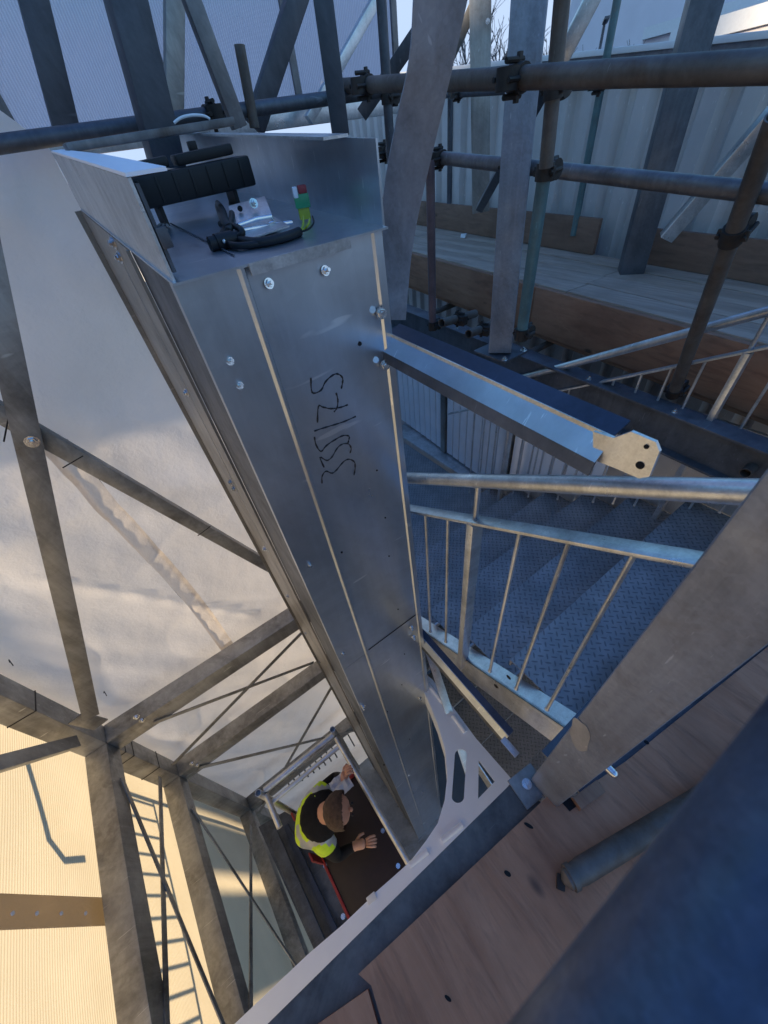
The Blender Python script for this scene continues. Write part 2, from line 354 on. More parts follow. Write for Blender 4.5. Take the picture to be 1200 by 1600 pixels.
# crinkled seam tape running down the sheet
mb = MB(); rows = []
for k in range(121):
    z = -.9 - 2.2*k/120; cx = -.46 + .02*sin(z*2.1) - .05*max(0, -1.3-z)*.0
    rows.append([mb.bm.verts.new((cx+o_, YA - fold(cx+o_, z) - .006 - .007*abs(sin(k*.43+o_*9+.8*sin(k*.21)))*.8, z)) for o_ in (-.055, -.03, 0, .03, .055)])
for A_, B_ in zip(rows, rows[1:]):
    for i in range(4): mb.bm.faces.new((A_[i], A_[i+1], B_[i+1], B_[i]))
mb.build('seam_tape', sheet_mat('cream_seam_tape', (.80,.76,.72), .6, tc=(1,.93,.85)), t, ang=80)
for (px, py) in ((15, 1035), (162, 1083), (332, 1272)):     # loose black tie ends
    p = P(px, py, y=YA-.07); MB().tube([p, p+Vector((.02,-.015,.035)), p+Vector((.012,-.03,-.01))], .0025, 6).build('tie', M['rubber'], t)

# ---- polycarbonate wall behind the top of the mast
YP = 3.0
t = thing('polycarbonate_panel', 'bluish ribbed polycarbonate wall panels behind the top left steelwork', 'panel', (1, YP, 0))
for k in range(4):
    x0 = -.62+k*.74; MB().ab((x0, YP, .14), (x0+.735, YP+.016, 2.7)).build('pane', M['poly'], t)
mb = MB(); mb.ab((-.7, YP-.02, .06), (2.36, YP+.03, .135), .004); mb.build('bottom_rail', M['bright'], t)
for k in range(5):
    x0 = -.625+k*.74; MB().ab((x0-.02, YP-.02, .14), (x0+.02, YP-.002, 2.7)).build('joint_strip', M['scaf'], t)

# ================================================================== FAR SIDE: corrugated wall, platform, scaffold
Rw = 0.213   # skew of the scaffold bay against the stair (x grows with y)
def W(off, y, z): return Vector((3.32 + .15*(y-.66) + off, y, z))
t = thing('corrugated_wall', 'tall white corrugated metal wall behind the scaffold with a white coping', 'wall', (3.4, 2, GZ))
mb = MB(); prof = []; y = -1.2
while y < 7.5:
    for dy, dx in ((0,0), (.05,0), (.09,.055), (.14,.055), (.18,0)): prof.append((y+dy, dx))
    y += .23
top = lambda y_: .118 + .073*(y_-1.36)
A = [mb.bm.verts.new(W(dx+.12, y_, -4.5)) for y_, dx in prof]; B = [mb.bm.verts.new(W(dx+.12, y_, top(y_))) for y_, dx in prof]
for i in range(len(A)-1): mb.bm.faces.new((A[i], A[i+1], B[i+1], B[i]))
mb.build('cladding', M['clad'], t, smooth=False)
mb = MB(); mb.bar(W(.14, -1.2, top(-1.2)+.015), W(.14, 7.5, top(7.5)+.015), .16, .03); mb.build('coping', M['whitem'], t)
mb = MB(); mb.bar(W(.10, -1.2, top(-1.2)-.04), W(.10, 7.5, top(7.5)-.04), .02, .075, bev=0); mb.build('coping_fascia', galv('grey_fascia', (.30,.33,.38), None, .3), t)

Rf = .132
def F(off, y, z): return Vector((2.45 + Rf*(y-.48) + off, y, z))    # front line of the timber platform
ZF = -.90
gaps = [.74, .50, .26, .02]
blab = ['grey scaffold board at the front edge of the platform', 'grey scaffold board second from the platform front edge',
        'grey scaffold board third from the platform front edge', 'grey scaffold board at the platform back by the wall']
for s_, (ya, yb) in enumerate(((-1.0, 1.62), (1.63, 6.2))):
    for k in range(4):
        mb = MB(); o0 = .018+k*.206; dz = rnd.uniform(-.004, .004)
        mb.bar(F(o0+.1, ya, ZF-.02+dz), F(o0+.1, yb, ZF-.02-dz), .199, .038, bev=.004)
        tag(mb.build('scaffold_board', M['board'], loc=F(o0, ya, ZF-.04)), blab[k] + (', on the near right stretch' if s_ == 0 else ', on the far left stretch'), 'board', 'scaffold boards of the timber platform')
for s_, (ya, yb, lb) in enumerate(((-1.0, 1.88, 'brown timber fascia plank on the right half of the platform edge'), (1.885, 6.2, 'brown timber fascia plank on the left half of the platform edge, behind the steel column'))):
    mb = MB(); mb.bar(F(-.004, ya, ZF-.16), F(-.004, yb, ZF-.16), .038, .30, bev=.004); pl = mb.build('fascia_plank', M['fascia'], loc=F(0, ya, ZF-.3)); tag(pl, lb, 'plank', 'fascia planks of the platform')
    mb = MB(); mb.bar(F(.03, ya, ZF-.33), F(.03, yb, ZF-.33), .06, .03, bev=.003); tag(mb.build('timber_batten', M['fascia'], loc=F(0, ya, ZF-.33)), 'thin timber batten under the ' + ('right' if s_ == 0 else 'left') + ' platform fascia', 'batten')
for ya, yb, lb, hh in ((-.6, 1.66, 'brown toe board standing on the platform at the right against the wall', .21), (2.0, 5.8, 'greyish toe board standing at the back of the platform behind the tubes', .235)):
    mb = MB(); mb.bar(F(.815, ya, ZF+hh/2+.003), F(.815, yb, ZF+hh/2+.003), .032, hh, bev=.004); tag(mb.build('toe_board', M['toe'], loc=F(.8, ya, ZF)), lb, 'board', 'toe boards of the platform')
mb = MB(); p = P(723, 372, z=ZF); mb.prism([p+Vector((0,-.03,.002)), p+Vector((.05,0,.002)), p+Vector((0,.035,.002))], (0.01,0,.03)); tag(mb.build('litter', M['whitep'], loc=p), 'small scrap of white plastic lying on the platform boards', 'litter')
for k, yy in enumerate((.2, 1.75, 3.0, 4.6)):     # transoms under the platform
    mb = MB(); mb.tube([F(-.35, yy, ZF-.40), F(.8, yy, ZF-.40)], .024, 14, hollow=True)
    tag(mb.build('transom_tube', M['scafd'], loc=F(0, yy, ZF-.40)), 'scaffold tube carrying the timber platform from below, number %s from the right end' % ('first', 'second', 'third', 'fourth')[k], 'tube', 'transoms under the platform')

def coupler(parent, p, d1, d2, r=.026, mat='coupler'):
    p, d1, d2 = Vector(p), Vector(d1).normalized(), Vector(d2).normalized(); n_ = d1.cross(d2).normalized() if d1.cross(d2).length > .1 else d1.orthogonal().normalized()
    mb = MB(); mb.tube([p-d1*.026, p+d1*.026], r*1.28, 14); mb.tube([p+n_*r*1.6-d2*.026, p+n_*r*1.6+d2*.026], r*1.28, 14)
    for s_ in (-1, 1):
        mb.tube([p+d2*s_*r*1.4-n_*r*.6, p+d2*s_*r*1.4+n_*r*2.0], .0075, 8); mb.box(p+d2*s_*r*1.45, (.014,.014,.03), None, .002)
        mb.tube([p+d1*s_*r*1.2+n_*r*2.6, p+d1*s_*r*1.2+n_*r*.8], .007, 8)
    return mb.build('coupler', M[mat], parent)
def stube(name, label, p0, p1, r=.0245, mat='scaf', group=None, couplers=(), cat='tube', hollow=True, cdir=(0,1,0)):
    t_ = thing(name, label, cat, p0, group); MB().tube([p0, p1], r, 20, hollow=hollow).build('tube', M[mat], t_)
    d = (Vector(p1)-Vector(p0))
    for c in couplers: coupler(t_, lerp(p0, p1, c), d, cdir, r)
    return t_
GS = 'scaffold tubes in front of the corrugated wall'
# guard rails (nearer than the platform)
a, b = P(545, 134, h=2.75), P(1200, 104, h=1.45); d = b-a
stube('guard_rail_tube', 'thick brown scaffold guard rail crossing the top right of the picture at eye level', a-d*.06, b+d*.5, .0275, 'scafd', GS, (.10,.43), cdir=(0,0,1))
a, b = P(600, 237, h=3.2), P(1180, 300, h=1.9); d = b-a
stube('guard_rail_tube', 'grey scaffold rail below the brown one, joined by clamps to the standards', a, b+d*.3, .0275, 'scaf', GS, (.005,.20,.40), cdir=(0,0,1))
a, b = P(640, 150, h=4.6), P(960, 128, h=3.3); d = b-a
stube('guard_rail_tube', 'dark bluish scaffold tube running just behind the thick brown guard rail', a-d*.1, b+d*.6, .026, 'dark', GS, (.25,.62), cdir=(0,0,1))
a, b = P(60, 217, y=2.2), P(520, 153, y=2.32); d = b-a
stube('guard_rail_tube', 'dark scaffold tube running behind the header tray below the polycarbonate', a-d*.4, b+d*.25, .0255, 'dark', GS, (.55,), cdir=(0,0,1))
# standards
stube('scaffold_standard', 'dark scaffold standard between the polycarbonate and the wide leaning plate', P(592, -60, h=2.9), P(612, 262, h=2.9), .0245, 'dark', GS, (.60,), cdir=(0,1,0))
stube('scaffold_standard', 'thin dark tube hanging in front of the wall just right of the leaning plate', P(704, 140, h=4.4), P(702, 318, h=4.4), .022, 'dark', GS)
stube('scaffold_standard', 'purplish rusty scaffold standard left of the tall steel column', P(672, 250, h=2.72), P(676, 515, h=2.72), .024, 'purple', GS, (.97,))
stube('scaffold_standard', 'brown upper scaffold tube clamped to both guard rails beside the steel column', P(884, -60, h=1.95), P(853, 262, h=1.98), .0245, 'scafd', GS, (.55,))
stube('scaffold_standard', 'turquoise painted scaffold tube standing on the beam beside the steel column', P(851, 268, h=2.02), P(814, 528, h=2.05), .0255, 'teal', GS, (.0,.97))
stube('scaffold_standard', 'dark teal scaffold tube farther back in front of the corrugated wall', P(972, -40, h=4.13), P(896, 368, h=4.13), .0245, 'teal', GS)
stube('scaffold_standard', 'leaning brown scaffold tube at the right edge reaching down past the platform', P(1215, 180, h=1.75), P(1052, 615, h=2.35), .027, 'scafd', GS, (.27,.985))
stube('scaffold_standard', 'short dark tube stub rising above the ledger behind the header tray', P(374, 70, y=2.25), P(398, 200, y=2.25), .021, 'scafd', GS)
# tube stubs lying on the beam
for p0, p1, lb in (((690, 505), (742, 490), 'short rusty tube stub with a clamp beside the purplish standard'), ((732, 522), (775, 505), 'short rusty tube stub with a clamp against the steel column foot')):
    a, b = P(*p0, h=2.6), P(*p1, h=2.95); stube('tube_stub', lb, a, b, .026, 'scafd', None, (.45,), cdir=(0,0,1))

# steel columns
def sbar(name, label, p0, p1, w_, h_, mat='dark', hint=(1,0,0), cat='column', group=None, bolts=()):
    t_ = thing(name, label, cat, p0, group); MB().bar(p0, p1, w_, h_, hint).build('section', M[mat], t_)
    for (q, dd) in bolts: MB().hexbolt(q, dd, .011).build('bolt', M['bolt'], t_)
    return t_
t = sbar('steel_column', 'tall dull square steel column in front of the timber platform, right of the purplish tube', P(782, 545, h=2.35), P(833, -60, h=2.35), .125, .125, 'colm', (.8,.6,0))
mb = MB(); p = P(782, 549, h=2.35); mb.box(p, (.2,.24,.012), None, .002); mb.build('base_plate', M['dark'], t)
for dx, dy in ((-.08,-.1), (.08,-.1), (.08,.1)): MB().hexbolt(p+Vector((dx,dy,.006)), (0,0,1), .014).build('bolt', M['bolt'], t)
sbar('steel_column', 'dark blue steel column leaning in front of the corrugated wall above the toe boards', P(985, 425, h=3.55), P(1112, -40, h=3.55), .15, .14, 'dark', (.8,.6,0))
sbar('steel_column', 'grey steel post before the wall, left of the tall dull column', P(751, 330, h=4.55), P(750, -60, h=4.55), .15, .15, 'frame', (.7,.7,0), bolts=[(P(762, 33, h=4.43), (-.7,-.7,0))])
sbar('diagonal_brace', 'pale galvanised diagonal brace crossing behind the brown scaffold tube at the top', P(945, -40, h=2.6), P(868, 110, h=2.6), .06, .06, 'bright', (.7,.7,0), 'brace')
sbar('diagonal_brace', 'dark foot of the diagonal brace behind the tall steel column', P(870, 105, h=3.1), P(750, 325, h=4.2), .06, .06, 'dark', (.7,.7,0), 'brace')
sbar('diagonal_brace', 'pale wide diagonal brace against the corrugated wall at the right edge', P(1250, 130, h=3.3), P(1040, 372, h=3.35), .08, .06, 'bright', (.7,.7,0), 'brace')
sbar('diagonal_brace', 'small pale brace seen beside the grey post above the toe board', P(690, 120, h=4.7), P(772, -60, h=4.5), .07, .05, 'frame', (.7,.7,0), 'brace')
# wide twisted plate right of the mast
t = thing('leaning_plate', 'wide galvanised flat plate leaning up from the mast to the top of the picture', 'steel plate', P(618, 478, h=1.2))
mb = MB(); st = [((598, 500), (634, 500), 1.20), ((601, 430), (643, 400), 1.20), ((598, 320), (655, 330), 1.18), ((617, 200), (678, 230), 1.15), ((640, 90), (704, 120), 1.12), ((648, -50), (735, -20), 1.10)]
ra = []
NS = 24
def catm(vals, u):
    n_ = len(vals)-1; i = min(int(u*n_), n_-1); f = u*n_-i; p0, p1, p2, p3 = vals[max(i-1, 0)], vals[i], vals[i+1], vals[min(i+2, n_)]
    return .5*((2*p1) + (-p0+p2)*f + (2*p0-5*p1+4*p2-p3)*f*f + (-p0+3*p1-3*p2+p3)*f*f*f)
LP = [P(*s[0], h=s[2]) for s in st]; RP = [P(*s[1], h=s[2]*1.03) for s in st]
for k in range(NS+1):
    u = k/NS; l_, r_ = catm(LP, u), catm(RP, u); nn = Vector((.55, .8, .1)).normalized()*.016
    ra.append([mb.bm.verts.new(q) for q in (l_, r_, r_+nn, l_+nn)])
for A, B in zip(ra, ra[1:]):
    for k in range(4): mb.bm.faces.new((A[k], A[(k+1)%4], B[(k+1)%4], B[k]))
mb.bm.faces.new(ra[0]); mb.bm.faces.new(ra[-1]); mb.build('plate', M['colm'], t, ang=40)

# long steel beam the columns stand on
def Bm(off, y, z): return Vector((2.07 + .07*(y-.27) + off, y, z))
t = thing('floor_beam', 'long dark steel floor beam running behind the far stair railing under the timber platform', 'beam', Bm(0, -1, -1.3))
ZB = -1.18
MB().bar(Bm(.07, -1.2, ZB-.006), Bm(.07, 4.4, ZB-.006), .12, .012, bev=.001).build('top_flange', M['dark'], t)
MB().bar(Bm(.07, -1.2, ZB-.11), Bm(.07, 4.4, ZB-.11), .014, .20, bev=0).build('web', M['dark'], t)
MB().bar(Bm(.07, -1.2, ZB-.216), Bm(.07, 4.4, ZB-.216), .12, .012, bev=.001).build('bottom_flange', M['dark'], t)
for y in (.6, 1.1, 2.3): MB().hexbolt(Bm(.05, y, ZB), (0,0,1), .012).build('bolt', M['bolt'], t)
# white slatted infill below the beam
t = thing('slatted_screen', 'white vertical slat screen below the floor beam, behind the stair handrail', 'screen', (2.36, 1, -2.75))
def SC(y, z, off=0): return Vector((2.33 + .07*(y-.27) + off, y, z))
y = .9; k = 0
while y < 3.5:
    if k % 9 == 8: MB().ab(SC(y, -2.72, -.02), SC(y+.07, -1.39, .05), .002).build('screen_post', M['rail_b'], t); y += .085
    else: MB().ab(SC(y, -2.70, 0), SC(y+.085, -1.40, .03), .006).build('slat', M['slat'], t); y += .105
    k += 1
MB().ab(SC(.9, -2.75, -.03), SC(3.5, -2.72, -.0), .002).build('bottom_rail', M['bright'], t)
mb = MB(); mb.ab((2.62, .0, -4.6), (2.64, 4.6, -1.4)); tag(mb.build('backing_sheet', M['clad']), 'plain grey metal sheet closing the gap behind the white slat screen', 'sheet')

# ================================================================== STAIR
SL = .583
def zr(y): return -.415 - SL*y          # height of handrail centre above plan y
t = thing('staircase', 'galvanised chequer plate stair flight descending to the lower landing beside the mast', 'stairs', (.68, -.3, -3))
going, rise = .285, .166
y = .065; z = -1.716; k = 0
while z > -2.72:
    mb = MB(); mb.ab((.745, y, z-.006), (2.285, y+going+.02, z)); mb.ab((.745, y+going+.012, z-.045), (2.285, y+going+.02, z-.0065)); td = mb.build('tread', M['tread'], t, smooth=False)
    MB().ab((.745, y-.012, z-.03), (2.285, y-.0005, z+.0012)).build('nosing', M['bright'], td)
    y += going; z -= rise; k += 1
mb = MB(); mb.ab((.70, y, -2.75), (2.30, 4.4, -2.742)); mb.build('landing', M['tread'], t, smooth=False)
for xs, nm in ((.665, 'near'), (2.30, 'far')):
    y0, y1 = -.04, 2.0; f = (1 if xs < 1 else -1)
    zt = lambda yy: (-1.60 if xs < 1 else -1.46) - SL*(yy)
    mb = MB(); mb.prism([(xs, y0, zt(y0)), (xs, y1, zt(y1)), (xs, y1, zt(y1)-.20), (xs, y0, zt(y0)-.20)], (.008*f, 0, 0)); mb.build('stringer', M['bright'], t)
    mb = MB(); mb.prism([(xs, y0, zt(y0)), (xs, y1, zt(y1)), (xs, y1, zt(y1)-.008), (xs, y0, zt(y0)-.008)], (.075*f, 0, 0)); mb.build('stringer_flange', M['bright'], t)
mb = MB()
for py_, px_ in ((1058, 795), (1072, 775)): 
    p = P(px_, py_, x=.664); mb.tube([p, p-Vector((.002,0,0))], .011, 12)
mb.build('bolt_holes', M['hole'], t)
p0 = P(722, 1050, x=.66); t2 = t
for dy, dz in ((0,0), (.03,-.03), (-.05,.0)):
    MB().hexbolt(p0+Vector((-.002, dy, dz-.03)), (-1,0,0), .011, stud=.02).build('bolt', M['bolt'], t)
# railings
def railing(name, label, x, y0, y1, posts, ybal, zoff, rr=.021):
    t_ = thing(name, label, 'railing', (x, y0, -1.6))
    MB().tube([(x, y0, zr(y0)), (x, y1, zr(y1))], rr, 24).build('handrail', M['bright'], t_)
    zt = lambda yy: zr(yy)-.165
    MB().bar((x, y0, zt(y0)), (x, y1, zt(y1)), .045, .010, (0,0,1), .001).build('top_rail', M['bright'], t_)
    for yy in ybal:
        mb = MB(); mb.tube([(x, yy, zt(yy)-.004), (x, yy, zt(yy)-.955)], .0065, 10); mb.sphere((x, yy, zt(yy)-.953), .010, 8); mb.build('baluster', M['bright'], t_)
    for yy in posts:
        MB().ab((x-.025, yy-.014, zt(yy)-1.10), (x+.025, yy+.014, zt(yy)-.005), .002).build('post', M['bright'], t_)
        MB().tube([(x, yy, zt(yy)), (x, yy, zr(yy))], .009, 10).build('handrail_bracket', M['bright'], t_)
    return t_
near_y = [.66*v for v in (1.235, 1.046, .612, .408, .207)]
railing('stair_railing', 'near galvanised stair railing with warm lit balusters, running right from the mast', .66, -.05, 2.3, (.566, 1.62), near_y + [1.0, 1.12, 1.25, 1.38, 1.5, 1.75, 1.88], 0)
far_y = [2.2*v for v in (.552, .496, .439, .380, .324, .268, .610, .150, .093, .03)]
railing('stair_railing', 'far galvanised stair railing on the opposite side of the chequer plate steps', 2.2, -1.2, 2.3, (.455, 1.62), far_y + [1.49, 1.75, 1.88, 2.0], 0)
# lower flight
t = thing('lower_staircase', 'dark lower stair flight seen below the near railing, between mast and white bracket', 'stairs', (.7, 0, -5))
y = 1.3; z = -3.0
for k in range(11):
    mb = MB(); mb.ab((.72, y-going-.02, z-.006), (2.14, y, z)); mb.ab((.72, y-going-.02, z-.05), (2.14, y-going-.012, z-.0065)); mb.build('tread', M['tread'], t, smooth=False); y -= going; z -= rise
mb = MB(); mb.prism([(.69, 1.4, -2.80), (.69, -1.4, -4.46), (.69, -1.4, -4.66), (.69, 1.4, -3.0)], (.008, 0, 0)); mb.build('stringer', M['bright'], t)
mb = MB(); mb.ab((.72, 1.3, -3.02), (2.14, 2.3, -3.0)); mb.build('landing', M['tread'], t, smooth=False)
a, b = P(668, 1010, z=-2.4), P(735, 1215, z=-3.0)
tag(MB().bar(a, b, .05, .012, (0,0,1), .001).build('flat_strut', M['bright'], loc=a), 'yellowish lit flat steel strut between the mast and the white corner bracket', 'strut')

# ================================================================== MAST
TB = .060
mast = thing('lift_mast', 'tall galvanised sheet steel mast with handwriting on it in the middle of the picture', 'mast', (.14, .85, GZ))
TL = .026
def Mx(x, y, z): return Vector((x, y + TL*(z+.15), z))
xl, xr_, yf, zt0 = .140, .596, .85, -.155
zc = -1.72                                     # joint between upper and lower sheet
prof_l = [(xl, yf), (.255, yf), (.262, yf-.012), (.269, yf-.012), (.276, yf)]
def sheetpiece(z0, z1, name, pts, th=.004):
    mb = MB(); n_ = len(pts)
    A = [mb.bm.verts.new(Mx(p[0], p[1], z0)) for p in pts]; B = [mb.bm.verts.new(Mx(p[0], p[1], z1)) for p in pts]
    for i in range(n_-1): mb.bm.faces.new((A[i], A[i+1], B[i+1], B[i]))
    bmesh.ops.recalc_face_normals(mb.bm, faces=mb.bm.faces)
    bmesh.ops.solidify(mb.bm, geom=mb.bm.faces[:], thickness=th)
    return mb.build(name, M['mast'], mast, ang=25)
for z0, z1 in ((zt0, zc+.001), (zc-.001, GZ)):
    sheetpiece(z0, z1, 'left_face', [(xl, yf+.02), (xl, yf), (.256, yf), (.263, yf-.004), (.269, yf-.004)])
    sheetpiece(z0, z1, 'front_face', [(.270, yf-.002), (.274, yf+.003), (.570, yf+.003), (.575, yf-.003), (xr_, yf-.003), (xr_, yf+.24)])
# writing 335175 in marker, read from below
FW = yf+.0006
strokes = [[(45,160),(62,345),(170,320),(230,210),(320,130),(385,115),(440,160),(440,230),(425,300)],
 [(128,720),(140,520),(200,530),(300,548),(420,530),(505,500)], [(360,350),(382,430),(375,530),(335,590)],
 [(85,828),(200,790),(340,748),(470,705),(605,645)], [(90,900),(110,1000),(172,1082),(240,1010),(350,935),(450,885),(520,890),(522,930),(508,980)],
 [(210,1280),(160,1155),(245,1195),(310,1150),(370,1050),(430,995),(510,985),(548,1040),(535,1105)],
 [(185,1480),(188,1390),(235,1330),(310,1355),(370,1310),(450,1215),(520,1180),(590,1215),(598,1290),(585,1380)]]
mb = MB()
for s_ in strokes:
    q = []
    pts_ = [Vector((480+a/8, 570+b/8, 0)) for a, b in s_]; N = (len(pts_)-1)*4
    for k in range(N+1):
        c = catm(pts_, k/N); r_ = ray(c.x, c.y)
        # intersection with the tilted face y = .853 + TL*(z+.15)
        tt = (yf+.0028 + TL*.15)/(r_.y - TL*r_.z); q.append(r_*tt)
    mb.tube(q, [.0021*(1+.35*sin(i*1.7)) for i in range(len(q))], 6)
mb.build('handwriting', M['ink'], mast)
def onmast(px, py, off=0):
    r_ = ray(px, py); return r_*((yf - off + TL*.15)/(r_.y - TL*r_.z))
for px, py in ((420, 443), (508, 423), (359, 563), (374, 601), (483, 882), (535, 1020)):
    MB().hexbolt(onmast(px, py, .001), (.1,-1,.25), .0075, .005, .012).build('bolt', M['bolt'], mast)
for px, py in ((596, 489), (602, 570), (643, 980), (646, 995), (656, 1090), (567, 1103)):
    MB().hexbolt(onmast(px, py, .006), (-.35,-1,.1), .0105 if py < 900 else .010, .008, .006 if py < 600 else .014).build('bolt', M['bolt'], mast)
for px, py in ((582, 484), (587, 562)):
    MB().tube([onmast(px, py, -.003), onmast(px, py, .001)], .008, 14).build('rivet', M['mast'], mast)
mb = MB()
for px, py, r_ in ((562, 537, .0055), (314, 451, .003), (534, 863, .004), (589, 735, .003), (602, 809, .003), (608, 869, .003), (622, 952, .003), (632, 1022, .003), (605, 1112, .004), (590, 1158, .005), (600, 1195, .005), (622, 1260, .006), (640, 1155, .004), (628, 1070, .003)):
    mb.tube([onmast(px, py, -.0025), onmast(px, py, -.0005)], r_, 12)
mb.build('drilled_holes', M['hole'], mast)
for px, py in ((637, 1213), (662, 1287)):
    mb = MB(); mb.box(onmast(px, py, -.001), (.035,.002,.045)); mb.build('sticker', M['whitep'], mast)
# side of the mast: recessed web, then the brownish guide rail flange with bolts and punched holes
XS = .1385
def side(y0, y1, x, ztop, th, nm, mat, parent):
    mb = MB(); mb.prism([Mx(x, y0, ztop(y0)), Mx(x, y1, ztop(y1)), Mx(x, y1, GZ), Mx(x, y0, GZ)], (th, 0, 0)); return mb.build(nm, M[mat], parent)
zs = lambda y: -.158 + TB*(y-.85)
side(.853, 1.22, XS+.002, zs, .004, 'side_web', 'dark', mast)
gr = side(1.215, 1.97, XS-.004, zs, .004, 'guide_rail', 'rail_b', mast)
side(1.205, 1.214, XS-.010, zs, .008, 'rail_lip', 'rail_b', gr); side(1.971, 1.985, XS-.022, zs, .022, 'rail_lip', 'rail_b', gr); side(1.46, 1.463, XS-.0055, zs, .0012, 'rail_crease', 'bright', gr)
def onrail(px, py): r_ = ray(px, py); return r_*((XS-.005)/r_.x)
for px, py in ((178, 379), (188, 402), (292, 613), (361, 753), (366, 763), (414, 857), (450, 931), (478, 989), (500, 1034)):
    MB().hexbolt(onrail(px, py), (-1,-.2,.1), .012, .006, .008).build('rail_bolt', M['bolt'], gr)
mb = MB()
for px, py in ((518, 1071), (533, 1101), (546, 1127), (557, 1150), (566, 1168), (574, 1184)): c = onrail(px, py); mb.tube([c, c-Vector((.002,0,0))], .018, 12)
mb.build('punched_holes', M['whitep'], gr)
a, b = Mx(.272, yf-.0065, zc), None
mb = MB(); mb.prism([Mx(xl, yf-.002, zc-.0015), Mx(.255, yf-.002, zc-.0015), Mx(.255, yf-.002, zc+.0015), Mx(xl, yf-.002, zc+.0015)], (0,.002,0)); mb.prism([Mx(.280, yf+.0005, zc-.0015), Mx(.566, yf+.0005, zc-.0015), Mx(.566, yf+.0005, zc+.0015), Mx(.280, yf+.0005, zc+.0015)], (0,.003,0)); mb.build('sheet_joint', M['hole'], mast)

# ---- header tray on top
TB = .060
def Tz(y, z): return z + TB*(y-.85)
box = thing('header_tray', 'open galvanised steel tray holding black cables on top of the mast', 'tray', (.14, .85, -.16))
def tp(x, y, z): return Vector((x, y, Tz(y, z)))
def panel(name, pts, th, mat='mast', parent=box, bev=.0):
    mb = MB(); mb.prism(pts, th); return mb.build(name, M[mat], parent)
zb_, zt_ = -.150, -.012
panel('floor_plate', [tp(.135,.83,zb_), tp(.602,.83,zb_), tp(.602,2.28,zb_), tp(.135,1.94,zb_)], (0,0,-.004))
panel('left_side', [tp(.139,.846,zb_-.004), tp(.139,.846,zt_), tp(.139,1.96,zt_), tp(.139,1.96,zb_-.004)], (.005,0,0), 'bright')
panel('right_side', [tp(.600,.846,zb_), tp(.600,.846,zt_), tp(.600,2.28,zt_), tp(.600,2.28,zb_)], (.005,0,0))
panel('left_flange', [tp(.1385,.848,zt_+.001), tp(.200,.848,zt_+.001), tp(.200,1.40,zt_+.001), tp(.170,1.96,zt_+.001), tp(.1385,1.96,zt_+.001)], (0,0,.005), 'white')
panel('right_flange', [tp(.545,.95,zt_+.001), tp(.6055,.95,zt_+.001), tp(.6055,2.28,zt_+.001), tp(.592,2.28,zt_+.001)], (0,0,.005), 'bright')
panel('front_lip', [tp(.275,.826,zb_+.001), tp(.50,.826,zb_+.001), tp(.50,.832,zb_+.001), tp(.275,.832,zb_+.001)], (0,0,-.020), 'bright')
panel('floor_seam', [tp(.275,.90,zb_+.002), tp(.278,.90,zb_+.002), tp(.278,1.35,zb_+.002), tp(.275,1.35,zb_+.002)], (0,0,.002), 'dark')
mb = MB(); mb.ab((.147,.852,-.14),(.153,.90,-.02)); mb.ab((.146,.845,-.105),(.165,.88,-.075),.003); mb.hexbolt((.160,.862,-.08), (.5,-1,.3), .006); mb.build('corner_clip', M['dark'], box)
mb = MB()
for px, py in ((335, 403), (392, 391), (335, 353)): p = P(px, py, z=-.149); mb.tube([p, p+Vector((0,0,.002))], .006, 12)
mb.build('floor_holes', M['hole'], box)
def tf(px, py, up=0.0):    # point on the tray floor
    p = P(px, py, z=-.148)
    for _ in range(4): p = P(px, py, z=Tz(p.y, -.149)+up)
    return p
# black rubber energy chain block
t = thing('cable_chain', 'black rubber cable chain block lying across the tray', 'cable chain', tp(.15,1.2,zb_))
a, b = P(222, 332, y=1.30), P(402, 291, y=1.27)
d = (b-a); dn = d.normalized(); sd = Vector((-dn.y, dn.x, 0))
mb = MB(); mb.bar(a+sd*.05+Vector((0,0,.032)), b+sd*.05+Vector((0,0,.032)), .10, .060, bev=.008); mb.build('link_body', M['rubber'], t)
mb = MB(); mb.bar(lerp(a,b,.0)+sd*.07+Vector((0,0,.076)), lerp(a,b,.36)+sd*.07+Vector((0,0,.078)), .09, .022, bev=.008); mb.build('lid', M['rubber'], t)
mb = MB(); mb.bar(lerp(a,b,.42)+sd*.07+Vector((0,0,.076)), lerp(a,b,.90)+sd*.07+Vector((0,0,.078)), .09, .022, bev=.006); mb.box(lerp(a,b,.62)+sd*.09+Vector((0,0,.096)), (.02,.02,.018), None, .003); mb.build('lid', M['rubber'], t)
for u in (.15, .8):
    c = lerp(a, b, u)+sd*.05; MB().ab((c.x-.005, c.y-.03, -.149+TB*(c.y-.85)), (c.x+.005, c.y+.03, c.z+.004)).build('foot', M['rubber'], t)
for k in range(7): c = lerp(a, b, .06+.14*k)+sd*-.001+Vector((0,0,.032)); MB().box(c, (.005,.005,.05), Matrix.Rotation(math.atan2(dn.y,dn.x),3,'Z'), .001).build('rib', M['rubber'], t)
